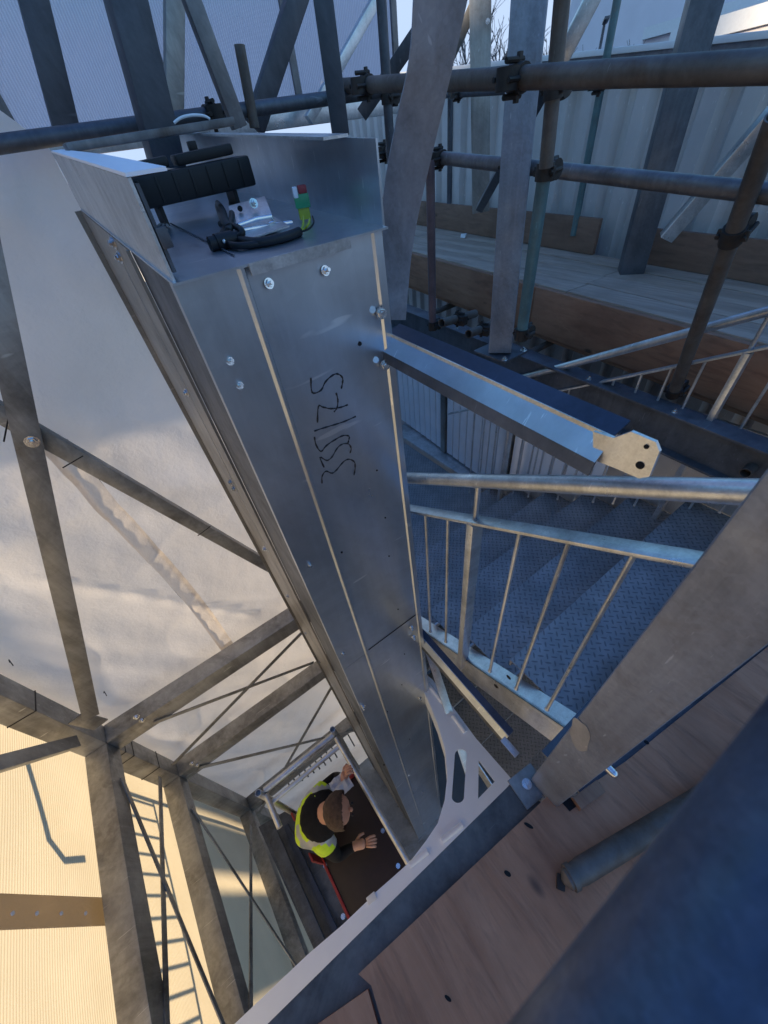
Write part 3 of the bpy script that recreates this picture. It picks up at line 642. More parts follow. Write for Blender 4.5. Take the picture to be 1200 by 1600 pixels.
# bracket
t = thing('cable_bracket', 'small bright folded metal bracket with a bolt beside the black cables', 'bracket', tf(390, 365))
up_ = [P(357, 322, y=1.16), P(414, 306, y=1.17), P(425, 336, y=1.10), P(366, 352, y=1.09)]; lo_ = [P(366, 352.5, y=1.088), P(425, 336.5, y=1.098), P(452, 352, y=.985), P(385, 374, y=.975)]
MB().prism(up_, (0,.003,0)).build('plate', M['bright'], t); MB().prism(lo_, (0,0,-.003)).build('plate', M['bright'], t)
MB().hexbolt(P(396, 318, y=1.128), (0,-1,.3), .0075).build('bolt', M['bolt'], t); MB().tube([P(375, 326, y=1.13), P(375, 326, y=1.125)], .006, 10).build('hole', M['hole'], t)
for pts_ in (((372, 352), (400, 342), (424, 338), (428, 346), (420, 350)), ((366, 362), (400, 356), (456, 347)), ((380, 372), (400, 366), (440, 356))):
    MB().tube([P(x_, y_, y=1.03) for x_, y_ in pts_], .0045, 10).build('clamp_rod', M['bolt'], t)
MB().box(P(370, 366, y=1.0), (.022,.012,.02), None, .002).build('clamp_block', M['whitep'], t)
# cables
t = thing('cable_bundle', 'bundle of black cables curling over the tray floor to the green connector', 'cables', tf(350, 375))
def cable(pts, r, mat='rubber', nm='cable'):
    q = [tf(px, py, h_) for px, py, h_ in pts]; N = (len(q)-1)*6
    return MB().tube([catm(q, k/N) for k in range(N+1)], r, 12).build(nm, M[mat], t)
cable([(322, 300, .04), (340, 318, .05), (352, 345, .035), (365, 370, .012), (400, 379, .008), (440, 372, .008), (468, 362, .008)], .009)
cable([(357, 303, .05), (362, 325, .045), (360, 350, .03), (352, 375, .010), (370, 384, .008), (410, 380, .006), (452, 370, .006)], .0065)
cable([(335, 312, .05), (348, 340, .04), (358, 358, .03), (350, 370, .014), (356, 378, .008)], .0085)
cable([(345, 350, .03), (372, 356, .03), (378, 366, .02), (360, 374, .01), (348, 366, .02), (358, 350, .03)], .0065)
mb = MB(); p = tf(352, 380, .008); mb.tube([p+Vector((-.018,0,.004)), p+Vector((.018,0,.004))], .016, 14, hollow=True); mb.build('cable_end', M['rubber'], t)
mb = MB(); p = tf(350, 377, .016); mb.sphere(p, .004, 10); mb.build('contact', M['bolt'], t)
cable([(468, 362, .008), (476, 358, .012), (482, 350, .022), (484, 342, .028)], .0022, 'yg', 'earth_wire')
cable([(466, 363, .008), (482, 358, .012), (490, 348, .02), (488, 338, .028)], .0018, 'rubber', 'wire')
cable([(462, 364, .008), (472, 356, .012), (474, 346, .022), (474, 338, .028)], .0020, 'yg', 'earth_wire')
t = thing('connector_plug', 'small green plug connector with red and white cap standing in the tray', 'connector', tf(476, 335))
p = tf(478, 345); rr = Matrix.Rotation(R(-20), 3, 'Z')
MB().box(p+Vector((0,0,.038)), (.034,.020,.026), rr, .002).build('green_housing', M['green'], t)
MB().box(p+Vector((.006,0,.058)), (.020,.018,.016), rr, .003).build('red_cap', M['redp'], t)
MB().box(p+Vector((-.013,0.0,.055)), (.010,.018,.020), rr, .002).build('white_latch', M['whitep'], t)
MB().box(p+Vector((0,0,.014)), (.026,.012,.022), rr, .001).build('wire_cover', M['yg'], t)
# flat bar across the back of the tray
t = sbar('flat_bar', 'dark blue flat steel bar lying across the back of the header tray', P(103, 232, y=1.82), P(362, 190, y=1.86), .055, .022, 'scaf', (0,0,1), 'bar')
# pale wire loop
p = [P(x, y, y=1.84)+Vector((0,0,0)) for x, y in ((272, 192), (283, 184), (300, 180), (318, 181), (328, 186))]
tag(MB().tube([catm(p, k/20) for k in range(21)], .004, 8).build('wire_loop', M['whitem'], loc=p[0]), 'thin white plastic strap looped over the dark flat bar', 'strap')

# ---- steelwork above the tray, in front of the polycarbonate
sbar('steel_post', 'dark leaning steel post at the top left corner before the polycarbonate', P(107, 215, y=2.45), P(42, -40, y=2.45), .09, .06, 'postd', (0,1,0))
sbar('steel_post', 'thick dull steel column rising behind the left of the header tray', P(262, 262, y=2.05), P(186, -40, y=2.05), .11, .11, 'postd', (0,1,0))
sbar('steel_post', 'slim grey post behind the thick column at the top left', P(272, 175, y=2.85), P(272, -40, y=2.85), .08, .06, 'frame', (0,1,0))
sbar('diagonal_brace', 'grey steel brace leaning left to right above the tray back', P(374, 200, y=2.0), P(284, -40, y=2.0), .055, .04, 'scaf', (0,1,0), 'brace')
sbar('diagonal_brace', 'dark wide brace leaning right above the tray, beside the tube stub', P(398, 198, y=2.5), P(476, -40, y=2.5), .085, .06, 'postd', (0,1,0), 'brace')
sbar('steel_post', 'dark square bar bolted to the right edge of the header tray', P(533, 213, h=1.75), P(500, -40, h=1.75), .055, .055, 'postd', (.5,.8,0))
sbar('diagonal_brace', 'thin pale brace behind the polycarbonate corner at top centre', P(482, 188, y=2.85), P(610, -40, y=2.85), .05, .04, 'bright', (0,1,0), 'brace')
sbar('diagonal_brace', 'dark slanting edge member at the right end of the polycarbonate', P(566, 178, h=3.3), P(660, 40, h=3.2), .07, .06, 'dark', (.5,.8,0), 'brace')

# ---- C-section arms
def arm(label, p0, p1, s=1.0):
    t_ = thing('support_arm', label, 'bracket arm', p0, 'channel arms bolted to the mast')
    p0, p1 = Vector(p0), Vector(p1); d = (p1-p0).normalized(); L = (p1-p0).length; z_ = Vector((0,0,1)); sdv = d.cross(z_).normalized()  # towards -x
    if sdv.x > 0: sdv = -sdv
    def ex(pts, nm, mat, l0=0., l1=L):
        mb = MB(); A = [mb.bm.verts.new(p0+d*l0+sdv*a+z_*b) for a, b in pts]; B = [mb.bm.verts.new(p0+d*l1+sdv*a+z_*b) for a, b in pts]
        for i in range(len(A)): mb.bm.faces.new((A[i], A[(i+1)%len(A)], B[(i+1)%len(B)], B[i]))
        mb.bm.faces.new(A); mb.bm.faces.new(B[::-1]); return mb.build(nm, M[mat], t_, ang=20)
    H = .042*s; Wd = .036*s; e = .004
    ex([(0,0), (-Wd,.012), (-Wd,.012+e), (0,e)], 'top_flange', 'navy')
    ex([(.0005,e), (.003,e), (.003,-.004), (.0005,-.004)], 'edge_lip', 'bright')
    ex([(0,-.0005), (-e,-.0005), (.030*s-e,-.034*s), (.030*s,-.034*s)], 'web', 'mast')
    ex([(.030*s,-.0345*s), (.030*s-e,-.0345*s), (.037*s-e,-.058*s), (.037*s,-.058*s)], 'bottom_flange', 'dark')
    return t_, d, sdv
pA = P(614, 524, x=.598); pA.y = .86; pB = P(958, 684, z=pA.z)
t, d, sv = arm('long galvanised channel arm reaching right from the mast above the handrail', pA, pB)
mb = MB(); rr_ = pB.x
o_ = sv*.010
pl = [P(px, py, x=pB.x-.01) for px, py in ((930,672), (962,682), (990,672), (1028,688), (1034,703), (1018,742), (1002,745), (962,728), (930, 716))]
mb.prism(pl, Vector((-.006,0,0))); ep = mb.build('end_plate', M['bright'], t)
mb = MB()
for px, py, r_ in ((1010,698,.0035), (1000,727,.0062)): c = P(px, py, x=pB.x-.0165); mb.tube([c, c-Vector((.001,0,0))], r_, 16)
mb.build('plate_holes', M['hole'], ep)
k_ = 1.80
pA2 = P(653, 988, x=.61); pB2 = P(795, 1150, z=pA2.z)
t, d2, sv2 = arm('lower dark channel arm hanging between the mast and the white bracket', pA2, pB2, .85)
c = pB2 + d2*.03+sv2*.03
MB().bar(c-d2*.04, c+d2*.045, .03, .006, (0,0,1), .001).build('end_tab', M['bright'], t)

# ================================================================== WHITE LANDING BRACKET
ZR = -2.70
q = lambda px, py, dz=0: P(px, py, z=ZR+dz)
t = thing('corner_bracket', 'pale blue white curved steel corner bracket with a slot at the foot of the mast', 'bracket', q(800, 1219))
outer = [(662,1050), (676,1062), (744,1154), (801,1219), (751,1284), (709,1327), (585,1450), (490,1537), (310,1702), (232,1760)]
inner = [(228,1728), (300,1662), (380,1587), (480,1492), (535,1445), (580,1402), (612,1374), (642,1347), (667,1314), (685,1287), (696,1250), (700,1213), (696,1170), (685,1133), (672,1100), (662,1078)]
bm = bmesh.new()
def loop_fill(bm_, loops):
    es = []
    for L_ in loops:
        vs = [bm_.verts.new(p) for p in L_]; es += [bm_.edges.new((vs[i], vs[(i+1)%len(vs)])) for i in range(len(vs))]
    bmesh.ops.triangle_fill(bm_, use_beauty=True, use_dissolve=False, edges=es)
mb = MB()
slot = []
for k in range(24):
    a_ = 2*pi*k/24; cx, cy = (720, 1180) if sin(a_) < 0 else (715.5, 1245); slot.append(q(cx+9.5*cos(a_), cy+9.5*sin(a_)))
tri = [q(748, 1188), q(773, 1221), q(747, 1248)]
loop_fill(mb.bm, [[q(*p) for p in outer+inner], slot, tri])
r = bmesh.ops.extrude_face_region(mb.bm, geom=mb.bm.faces[:]); bmesh.ops.translate(mb.bm, vec=(0,0,-.006), verts=[e for e in r['geom'] if isinstance(e, bmesh.types.BMVert)])
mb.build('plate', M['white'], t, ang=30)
def flange(pts, nm, depth, inset=0.004):
    mb = MB(); A = [mb.bm.verts.new(q(*p, -.0065)) for p in pts]; B = [mb.bm.verts.new(v_.co+Vector((0,0,-depth))) for v_ in A]
    for i in range(len(A)-1): mb.bm.faces.new((A[i], A[i+1], B[i+1], B[i]))
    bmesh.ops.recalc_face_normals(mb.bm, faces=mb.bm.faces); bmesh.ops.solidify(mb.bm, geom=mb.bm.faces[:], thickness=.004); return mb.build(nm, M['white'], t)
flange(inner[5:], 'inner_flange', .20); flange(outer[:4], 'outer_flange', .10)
for (x0, y0), (x1, y1) in (((669,1068),(692,1098)), ((708,1118),(727,1144)), ((690,1314),(722,1288)), ((640,1352),(668,1330))):
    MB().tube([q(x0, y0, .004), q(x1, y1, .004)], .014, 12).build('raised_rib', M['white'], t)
MB().bar(q(574, 1409, .004), q(587, 1398, .004), .03, .012).build('end_clip', M['whitem'], t)

# ================================================================== EDGE BEAM, DECK, NEAR COLUMN
ZD = -1.55
wl = lambda x: Vector((x, .073 - .034*x, ZD-.03))
dl = lambda x: Vector((x, -.010 - .150*x if x > -.3 else -.010+.045 - .1*(x+.3)-.0, ZD))
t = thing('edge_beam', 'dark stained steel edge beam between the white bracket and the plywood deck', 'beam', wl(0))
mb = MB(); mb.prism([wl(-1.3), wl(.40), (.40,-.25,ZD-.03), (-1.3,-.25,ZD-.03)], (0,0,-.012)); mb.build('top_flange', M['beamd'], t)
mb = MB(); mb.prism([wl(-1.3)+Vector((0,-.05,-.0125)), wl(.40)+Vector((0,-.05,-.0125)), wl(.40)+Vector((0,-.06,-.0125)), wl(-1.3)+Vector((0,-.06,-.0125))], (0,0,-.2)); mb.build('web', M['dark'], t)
mb = MB(); pc = P(826, 1228, z=ZD-.028); mb.box(pc, (.10,.09,.012), Matrix.Rotation(R(-7),3,'Z'), .002); bp_ = mb.build('splice_plate', M['frame'], t)
MB().hexbolt(P(823, 1225, z=ZD-.02), (0,0,1), .012, .01, 0).build('bolt', M['bolt'], bp_)
mb = MB(); mb.ab((.525,-.40,ZD-.062), (2.4,.06,ZD-.050)); 
tag(mb.build('landing_plate', M['dark'], loc=(.4,-.3,ZD-.05)), 'dark steel plate strip beside the foot of the near column', 'plate')
# plywood deck: two sheets
def deck(pts, label, dz):
    mb = MB(); mb.prism([Vector((x, y, ZD+dz)) for x, y in pts], (0,0,-.018)); o = mb.build('plywood_sheet', M['ply'], loc=(pts[0][0], pts[0][1], ZD+dz-.018)); tag(o, label, 'plywood', 'plywood sheets of the near deck'); return o
j0 = P(580, 1540, z=ZD); j1 = P(620, 1680, z=ZD)
jd = (j1-j0); jj = j0+jd*6
e1 = P(560, 1522, z=ZD); e2 = P(862, 1238, z=ZD); e2b = P(905, 1268, z=ZD)
deck([(e1.x, e1.y), (e2.x, e2.y), (.445,-.080), (.52,-.095), (.58,-.10), (.70,-.125), (1.46,-.235), (2.4,-.36), (2.4,-1.8), (-.3,-1.8), (jj.x, jj.y), (j0.x, j0.y)], 'brown stained plywood deck sheet at the bottom right under the near column', 0)
e3 = P(440, 1640, z=ZD-.006)
deck([(j0.x-.012, j0.y), (jj.x-.012, jj.y), (-.9,-1.8), (-1.2,-1.0), (e3.x-.5, e3.y+.02), (e3.x, e3.y)], 'greyish plywood deck sheet at the bottom edge, left of the dark gap', -.006)
tag(MB().box((.52,-.105,ZD+.012), (.10,.035,.024), Matrix.Rotation(R(-10),3,'Z'), .002).build('timber_block', M['fascia'], loc=(.52,-.105,ZD)), 'small timber packing block at the foot of the near column', 'block')
dk = bpy.data.objects['plywood_sheet']
for (px, py, ra_, rb_) in ((1085,1062,.012,.026), (793,1365,.006,.010), (826,1290,.005,.014), (905,1500,.006,.012), (700,1560,.004,.009), (1010,1160,.006,.008)):
    c = P(px, py, z=ZD); an = R(25); mb = MB()
    mb.prism([c+Vector((ra_*cos(a_)*cos(an)-rb_*sin(a_)*sin(an), ra_*cos(a_)*sin(an)+rb_*sin(a_)*cos(an), .0004))*(1) for a_ in [2*pi*k/16 for k in range(16)]], (0,0,.0006)); mb.build('knot_hole', M['hole'], dk)
mb = MB(); mb.prism([P(x_, y_, z=ZD+.0005) for x_, y_ in ((868,1243), (890,1268), (898,1262), (942,1232), (936,1222), (898,1248))], (0,0,.0006)); mb.build('notch', M['hole'], dk)
# near square column
t = thing('near_column', 'big mottled square steel column rising out of the picture at the right', 'column', (.47,-.02,ZD))
mb = MB(); mb.ab((.420,-.068,ZD-.03), (.520,.030,3.0), .011); mb.build('section', M['colm'], t, ang=50)
p = P(905, 1150, x=.4185)
mb = MB(); pts = []
for k in range(40):
    a_ = 2*pi*k/40; rr_ = 1+.22*noise.noise(Vector((cos(a_)*1.5, sin(a_)*1.5, 2)))
    pts.append(Vector((.4192, p.y + .026*rr_*cos(a_), p.z + .058*rr_*sin(a_) + .03*cos(a_))))
mb.prism(pts, (-.0006, 0, 0)); mb.build('zinc_patch', M['patch'], t)
p = P(972, 1187, x=.50); 
mb = MB(); mb.tube([(.46,-.069,p.z), (.46,-.084,p.z)], .011, 14); mb.sphere((.46,-.086,p.z), .0105, 12); mb.build('bolt', M['bolt'], t)
# tube end lying on the deck
a, b = P(880, 1378, z=ZD+.04), P(1060, 1270, z=ZD+.04)
t = thing('deck_tube', 'worn brownish scaffold tube end lying on the plywood deck', 'tube', a); d = (b-a).normalized()
mb = MB(); mb.tube([a, a+d*.012, a+d*.06, b+d*.5], [.008,.024,.030,.030], 22, hollow=False); mb.build('tube', M['scafd'], t)
mb = MB(); mb.tube([a+d*.02-Vector((0,0,.0)), a+d*.035], .0315, 22); mb.build('collar', M['scafd'], t)
mb = MB(); mb.box(a+d*.0-Vector((0,0,.030)), (.035,.022,.012), Matrix.Rotation(.6,3,'Z'), .003); mb.build('end_fitting', M['coupler'], t)
# dark blue guard rail right at the camera
c0 = ray(1150, 1330).normalized()
def nr(px, py, D): return ray(px, py).normalized()*D
a, b = nr(1016, 1650, .196), nr(1350, 1218, .190); d = (b-a)
t = thing('blue_guard_rail', 'large out of focus dark blue painted tube at the bottom right corner', 'tube', a)
MB().tube([a-d*1.5, b+d*1.5], .0245, 32).build('tube', M['blue'], t)

# ================================================================== SHAFT FRAME
t = thing('shaft_frame', 'brownish galvanised steel lift shaft frame of posts, rails and braces at the left', 'steel frame', (-1.03, 1.44, GZ))
fx0, fx1, fy0, fy1 = -1.55, -1.405, 2.0, 2.145
MB().ab((fx0+.0, fy0, GZ), (fx1, fy1, 1.2), .006).build('corner_post', M['frame'], t)
for z0 in (-3.07, -4.16, -6.03):
    MB().ab((fx1+.001, fy0, z0), (1.0, fy1, z0+.17), .006).build('cross_rail', M['frame'], t)
    MB().ab((fx0, -3.0, z0), (fx1, fy0-.001, z0+.17), .006).build('side_rail', M['frame'], t)
fb = fy0-.008
def fbar(a, b, w_, th=.008, y=None, x=None, mat='frame', nm='brace', hint=(0,1,0)):
    if y is not None: p0, p1 = P(*a, y=y), P(*b, y=y); hint = (0,1,0)
    else: p0, p1 = P(*a, x=x), P(*b, x=x); hint = (1,0,0)
    return MB().bar(p0, p1, w_, th, hint, .001).build(nm, M[mat], t)
fbar((-45, 300), (142, 1120), .088, .010, y=fb-.05)                        # long flat brace
MB().hexbolt(P(50, 690, y=fb-.056), (0,-1,0), .019).build('bolt', M['bolt'], t)
fbar((-60, 610), (430, 890), .072, .05, y=fb+.03, nm='tube_rail')
fbar((118, 1122), (158, 1132), .10, .01, y=fb-.012, nm='gusset_plate')
fbar((240, 1130), (490, 1035), .038, .006, y=fb-.002); fbar((270, 1195), (475, 985), .038, .006, y=fb-.012)
fbar((310, 1200), (560, 1140), .046, .006, y=fb-.002); fbar((405, 1270), (520, 1070), .046, .006, y=fb-.012)
for px, py in ((213, 1120), (222, 1125), (300, 1192), (308, 1195)): MB().hexbolt(P(px, py, y=fy0), (0,-1,0), .016).build('bolt', M['bolt'], t)
fbar((-40, 1205), (118, 1160), .072, .04, x=fx1+.02, nm='strut')
fbar((190, 1215), (365, 1640), .042, .008, x=fx1+.012); fbar((250, 1215), (262, 1640), .046, .008, x=fx1+.004)
fbar((300, 1262), (470, 1520), .042, .008, x=fx1+.012); fbar((392, 1290), (392, 1600), .046, .008, x=fx1+.004)
# more of the machine steel beside the basket
t = thing('machine_rail', 'dark blue steel rails running beside the basket at the bottom of the shaft', 'rail', (-.85, .3, -4.9))
for i, (a, b, w_, mt) in enumerate((((425, 1300), (520, 1520), .10, 'dark'), ((447, 1290), (560, 1530), .05, 'navy'), ((470, 1300), (545, 1460), .14, 'dark'))):
    MB().bar(P(*a, z=-4.9-.1*i), P(*b, z=-4.9-.1*i), w_, .06, (0,0,1)).build('rail', M[mt], t)
MB().prism([P(404,1292,z=-5.1), P(455,1262,z=-5.1), P(560,1480,z=-5.1), P(525,1560,z=-5.1)], (0,0,-.02)).build('side_plate', M['dark'], t)
mb = MB(); 
for k in range(12):
    p0 = P(455+9*k, 1232-6*k, z=-6.6); p1 = P(440+9*k, 1205-6*k, z=-6.6); mb.bar(p0, p1, .02, .02)
tag(mb.build('floor_grating', M['dark'], loc=P(455,1232,z=-6.6)), 'dark grating bars on the shaft floor above the basket rail', 'grating')
mb = MB(); mb.ab((-1.40,-1,-7.6), (.66, 1.99, -7.55)); tag(mb.build('shaft_floor', galv('blue_grey_plate', (.22,.25,.29), None, .4), loc=(-1.07,-1,-7.0)), 'blue grey steel plate floor at the bottom of the shaft', 'floor plate')
for (a, b, w_) in (((560, 1180), (650, 1330), .12), ((590, 1165), (600, 1190), .2)):
    pass
# cable ties on frame
tie = MB()
def tie_on(c, axis, s_):
    pass
for px, py in ((62, 1108), (190, 1180), (203, 1186), (240, 1206)):
    c = P(px, py, y=fy0-.004); zc_ = c.z
    MB().ab((fx0-.003, fy0-.003, zc_-.003), (fx1+.003, fy1+.003, zc_+.003)).build('cable_tie', M['rubber'], bpy.data.objects['shaft_frame'])
for (a, b) in (((14, 648), (6, 690)), ((130, 712), (98, 731)), ((329, 822), (309, 837))):
    MB().tube([P(*a, y=fb+.006), P(*b, y=fb+.006)], .003, 8).build('cable_tie', M['rubber'], bpy.data.objects['shaft_frame'])

# ================================================================== WORK BASKET
ZK = -3.15; ZP = -4.2
bk = thing('work_basket', 'narrow lift work basket with white tube rails, red edges and a dark floor', 'basket', (-.38,.6,ZP))
bx0, bx1, by0, by1 = -.635, -.085, .10, 1.06
MB().ab((bx0, by0, ZP-.03), (bx1, by1, ZP), .003).build('floor_panel', M['phen'], bk)
for x0, x1 in ((bx0-.02, bx0), (bx1, bx1+.02)): MB().ab((x0, by0, ZP-.05), (x1, by1, ZP+.015), .002).build('red_edge', M['red'], bk)
MB().ab((bx0, by1, ZP-.05), (bx1, by1+.02, ZP+.05), .002).build('red_edge', M['red'], bk)
zk2 = ZK-.5
for x in (bx0, bx1+.02):
    MB().tube([(x, by0 if x > bx0 else .86, ZK), (x, by1+.02, ZK)], .019, 14).build('rail', M['bright'], bk)
MB().tube([(bx0, by1+.05, ZK), (bx1+.02, by1+.05, ZK)], .022, 14).build('rail', M['bright'], bk)
MB().tube([(bx0, by1-.03, ZK-.04), (bx1+.02, by1-.03, ZK-.04)], .016, 14).build('rail', M['bright'], bk)
for x, y in ((bx0-.02, by1+.03), (bx1+.03, by1+.05), (bx1+.02, .15)):
    MB().tube([(x, y, ZP-.05), (x, y, ZK+(.10 if y > 1 else 0))], .021, 14, hollow=True).build('post', M['bright'], bk)
for x, y0_ in ((bx0+.01, .75), ): 
    for yy in (1.0, .70): MB().ab((bx0-.018, yy, ZP+.06), (bx0-.004, yy+.06, ZP+.42), .002).build('red_upright', M['red'], bk)
for (px, py) in ((508, 1352), (536, 1432), (598, 1298), (622, 1353)):
    p = P(px, py, z=ZP+.002); MB().hexbolt(p, (0,0,1), .013, .006, 0).build('floor_bolt', M['bolt'], bk)

# ================================================================== PERSON
def skin_mesh(verts, edges, radii, root=0, sub=2):
    me = bpy.data.meshes.new('tmp'); me.from_pydata([tuple(v) for v in verts], edges, [])
    o = bpy.data.objects.new('tmp', me); COL.objects.link(o)
    sk = o.modifiers.new('s', 'SKIN'); 
    for i, r_ in enumerate(radii):
        me.skin_vertices[0].data[i].radius = (r_, r_) if not isinstance(r_, tuple) else r_
    me.skin_vertices[0].data[root].use_root = True
    sk.use_smooth_shade = True
    if sub: mm = o.modifiers.new('u', 'SUBSURF'); mm.levels = sub; mm.render_levels = sub
    dg = bpy.context.evaluated_depsgraph_get(); dg.update(); ev = o.evaluated_get(dg)
    nm = bpy.data.meshes.new_from_object(ev); bpy.data.objects.remove(o); return nm
per = thing('person', 'person in a yellow hi-vis vest over black clothes bending forward in the basket', 'person', P(498, 1290, z=ZP))
J = dict(pel=P(478, 1288, z=-3.75), spine=P(486, 1284, z=-3.55), chest=P(497, 1277, z=-3.38), neck=P(508, 1271, z=-3.24), head0=P(519, 1268, z=-3.14), head=P(532, 1266, z=-3.06), brow=P(543, 1264, z=-3.05),
  shA=P(503, 1240, z=-3.33), shB=P(503, 1313, z=-3.33), elA=P(527, 1214, z=-3.42), wrA=P(535, 1218, z=-3.22), haA=P(540, 1208, z=-3.17),
  elB=P(528, 1338, z=-3.62), wrB=P(553, 1322, z=-3.60), haB=P(572, 1317, z=-3.60),
  hipA=P(482, 1272, z=-3.80), hipB=P(482, 1302, z=-3.80), knA=P(515, 1262, z=-3.95), knB=P(518, 1318, z=-3.95), anA=P(485, 1268, z=-4.14), anB=P(488, 1310, z=-4.14), toA=P(500, 1266, z=-4.17), toB=P(503, 1311, z=-4.17))
names = list(J); idx = {k: i for i, k in enumerate(names)}
E_ = [('pel','spine'),('spine','chest'),('chest','neck'),('neck','head0'),('head0','head'),('head','brow'),('chest','shA'),('chest','shB'),('shA','elA'),('elA','wrA'),('wrA','haA'),('shB','elB'),('elB','wrB'),('wrB','haB'),
      ('pel','hipA'),('pel','hipB'),('hipA','knA'),('hipB','knB'),('knA','anA'),('knB','anB'),('anA','toA'),('anB','toB')]
RAD = dict(pel=.13, spine=.125, chest=.135, neck=.066, head0=.07, head=.098, brow=.075, shA=.075, shB=.075, elA=.048, elB=.048, wrA=.030, wrB=.030, haA=.034, haB=.036, hipA=.09, hipB=.09, knA=.065, knB=.065, anA=.045, anB=.045, toA=.035, toB=.035)
body = skin_mesh([J[k] for k in names], [(idx[a], idx[b]) for a, b in E_], [RAD[k] for k in names], 0, 2)
mbp = MB(); mbp.bm.from_mesh(body)
def hand(w_, h_, nrm, spread):
    d = (h_-w_).normalized(); s_ = d.cross(nrm).normalized()
    for k, (o_, L_) in enumerate(((-.024,.050), (-.008,.058), (.008,.054), (.024,.042))):
        b0 = h_+s_*o_*.7; pts = [b0, b0+d*.035+s_*o_*.4, b0+d*(.035+L_*.5)+s_*o_*.5-nrm*.018, b0+d*(.035+L_*.62)+s_*o_*.5-nrm*.042]
        mbp.tube(pts, [.0105,.0095,.009,.0065], 8)
    b0 = w_+d*.02+s_*-.02; mbp.tube([b0, b0+d*.03-s_*.03, b0+d*.06-s_*.038-nrm*.012], [.013,.011,.008], 8)
hand(J['wrB'], J['haB'], Vector((0,0,1)), 1); hand(J['wrA'], J['haA'], Vector((-.5,.5,.7)).normalized(), 1)
# ears, nose
hd = (J['brow']-J['head']).normalized(); lat = hd.cross(Vector((0,0,1))).normalized()
for s_ in (-1, 1): mbp.sphere(J['head']+lat*s_*.078-Vector((0,0,.02)), (.018,.018,.028), 10)
face = J['head']+hd*.052-Vector((0,0,.040)); mbp.sphere(face+hd*.014, (.013,.013,.02), 10)
pb = mbp.build('body', M['skin'], per, ang=180)
pb.data.materials.append(M['black']); pb.data.materials.append(M['navyf'])
off = origin(per)
segs = [(J[a], J[b], a, b) for a, b in E_]
def near_bone(c):
    best = None
    for a, b, na, nb in segs:
        ab = b-a; t_ = max(0, min(1, (c-a).dot(ab)/ab.length_squared)); dd = (c-(a+ab*t_)).length
        if best is None or dd < best[0]: best = (dd, na, nb, t_)
    return best
for p in pb.data.polygons:
    c = Vector(p.center)+off; dd, na, nb, t_ = near_bone(c)
    if nb in ('head', 'brow', 'haA', 'haB', 'head0') and dd < .16: p.material_index = 0
    elif nb in ('knA', 'knB', 'anA', 'anB', 'toA', 'toB', 'hipA', 'hipB'): p.material_index = 2
    else: p.material_index = 1
for p in pb.data.polygons:
    c = Vector(p.center)+off
    for w_, h_ in (('wrA','haA'), ('wrB','haB')):
        if (c-J[h_]).length < .11 and (c-J[h_]).length < (c-J[w_]).length+.03: p.material_index = 0
# hair: cap over crown and back of the head
mb = MB(); mb.sphere((0,0,0), 1, 72)
for v_ in mb.bm.verts:
    r_ = 1+.05*noise.noise(v_.co*5); v_.co = Vector((v_.co.x*.108*r_, v_.co.y*.108*r_, v_.co.z*.112*r_))
kill = [v_ for v_ in mb.bm.verts if v_.co.normalized().dot((hd+Vector((0,0,-.25))).normalized()) > .30]
bmesh.ops.delete(mb.bm, geom=kill, context='VERTS'); bmesh.ops.translate(mb.bm, vec=J['head']-hd*.004+Vector((0,0,.004)), verts=mb.bm.verts); mb.build('hair', M['hair'], per, ang=180)
for s_ in (-1, 1): MB().sphere(J['head']+hd*.076+lat*s_*.03-Vector((0,0,.02)), .009, 10).build('eye', M['ink'], per)
# hood and vest
mb = MB(); bk_d = (J['neck']-J['chest']).normalized()
ring = [];
mb2 = bmesh.ops.create_uvsphere(mb.bm, u_segments=20, v_segments=12, radius=1)
for v_ in mb.bm.verts: v_.co = v_.co*(1+.12*noise.noise(v_.co*2.2))
bmesh.ops.transform(mb.bm, matrix=Matrix.Translation(J['neck']+Vector((0,0,-.03))-hd*.04) @ Matrix.Diagonal((.145,.145,.08,1)), verts=mb.bm.verts)
mb.build('hood', M['black'], per, ang=180)
vb = bmesh.new(); vb.from_mesh(pb.data); vb.faces.ensure_lookup_table()
keep = []
side = (J['shB']-J['shA']).normalized()
for f in vb.faces:
    c = f.calc_center_median()+off; dd, na, nb, t_ = near_bone(c)
    ok = (na, nb) in (('spine','chest'), ('chest','shA'), ('chest','shB'), ('pel','spine')) or ((na, nb) == ('shA','elA') and t_ < .25) or ((na, nb) == ('shB','elB') and t_ < .25) or ((na,nb) == ('chest','neck') and t_ < .35)
    if ok: keep.append(f)
bmesh.ops.delete(vb, geom=[f for f in vb.faces if f not in set(keep)], context='FACES')
vb.normal_update()
for v_ in vb.verts: v_.co += v_.normal*.012
me = bpy.data.meshes.new('vest'); vb.to_mesh(me); vb.free(); me.materials.clear(); me.materials.append(M['hivis']); me.materials.append(M['reflect']); me.materials.append(M['black'])
for p in me.polygons:
    p.use_smooth = True; c = Vector(p.center)+off; u = (c-J['chest']).dot(side); p.material_index = 0
    if .115 < abs(u) < .165: p.material_index = 1
    if abs(u) < .05 and False: p.material_index = 2
    dn_ = (c-J['chest']).dot((J['neck']-J['chest']).normalized())
    if -.15 < dn_ < -.10: p.material_index = 1
link(bpy.data.objects.new('vest', me), per)
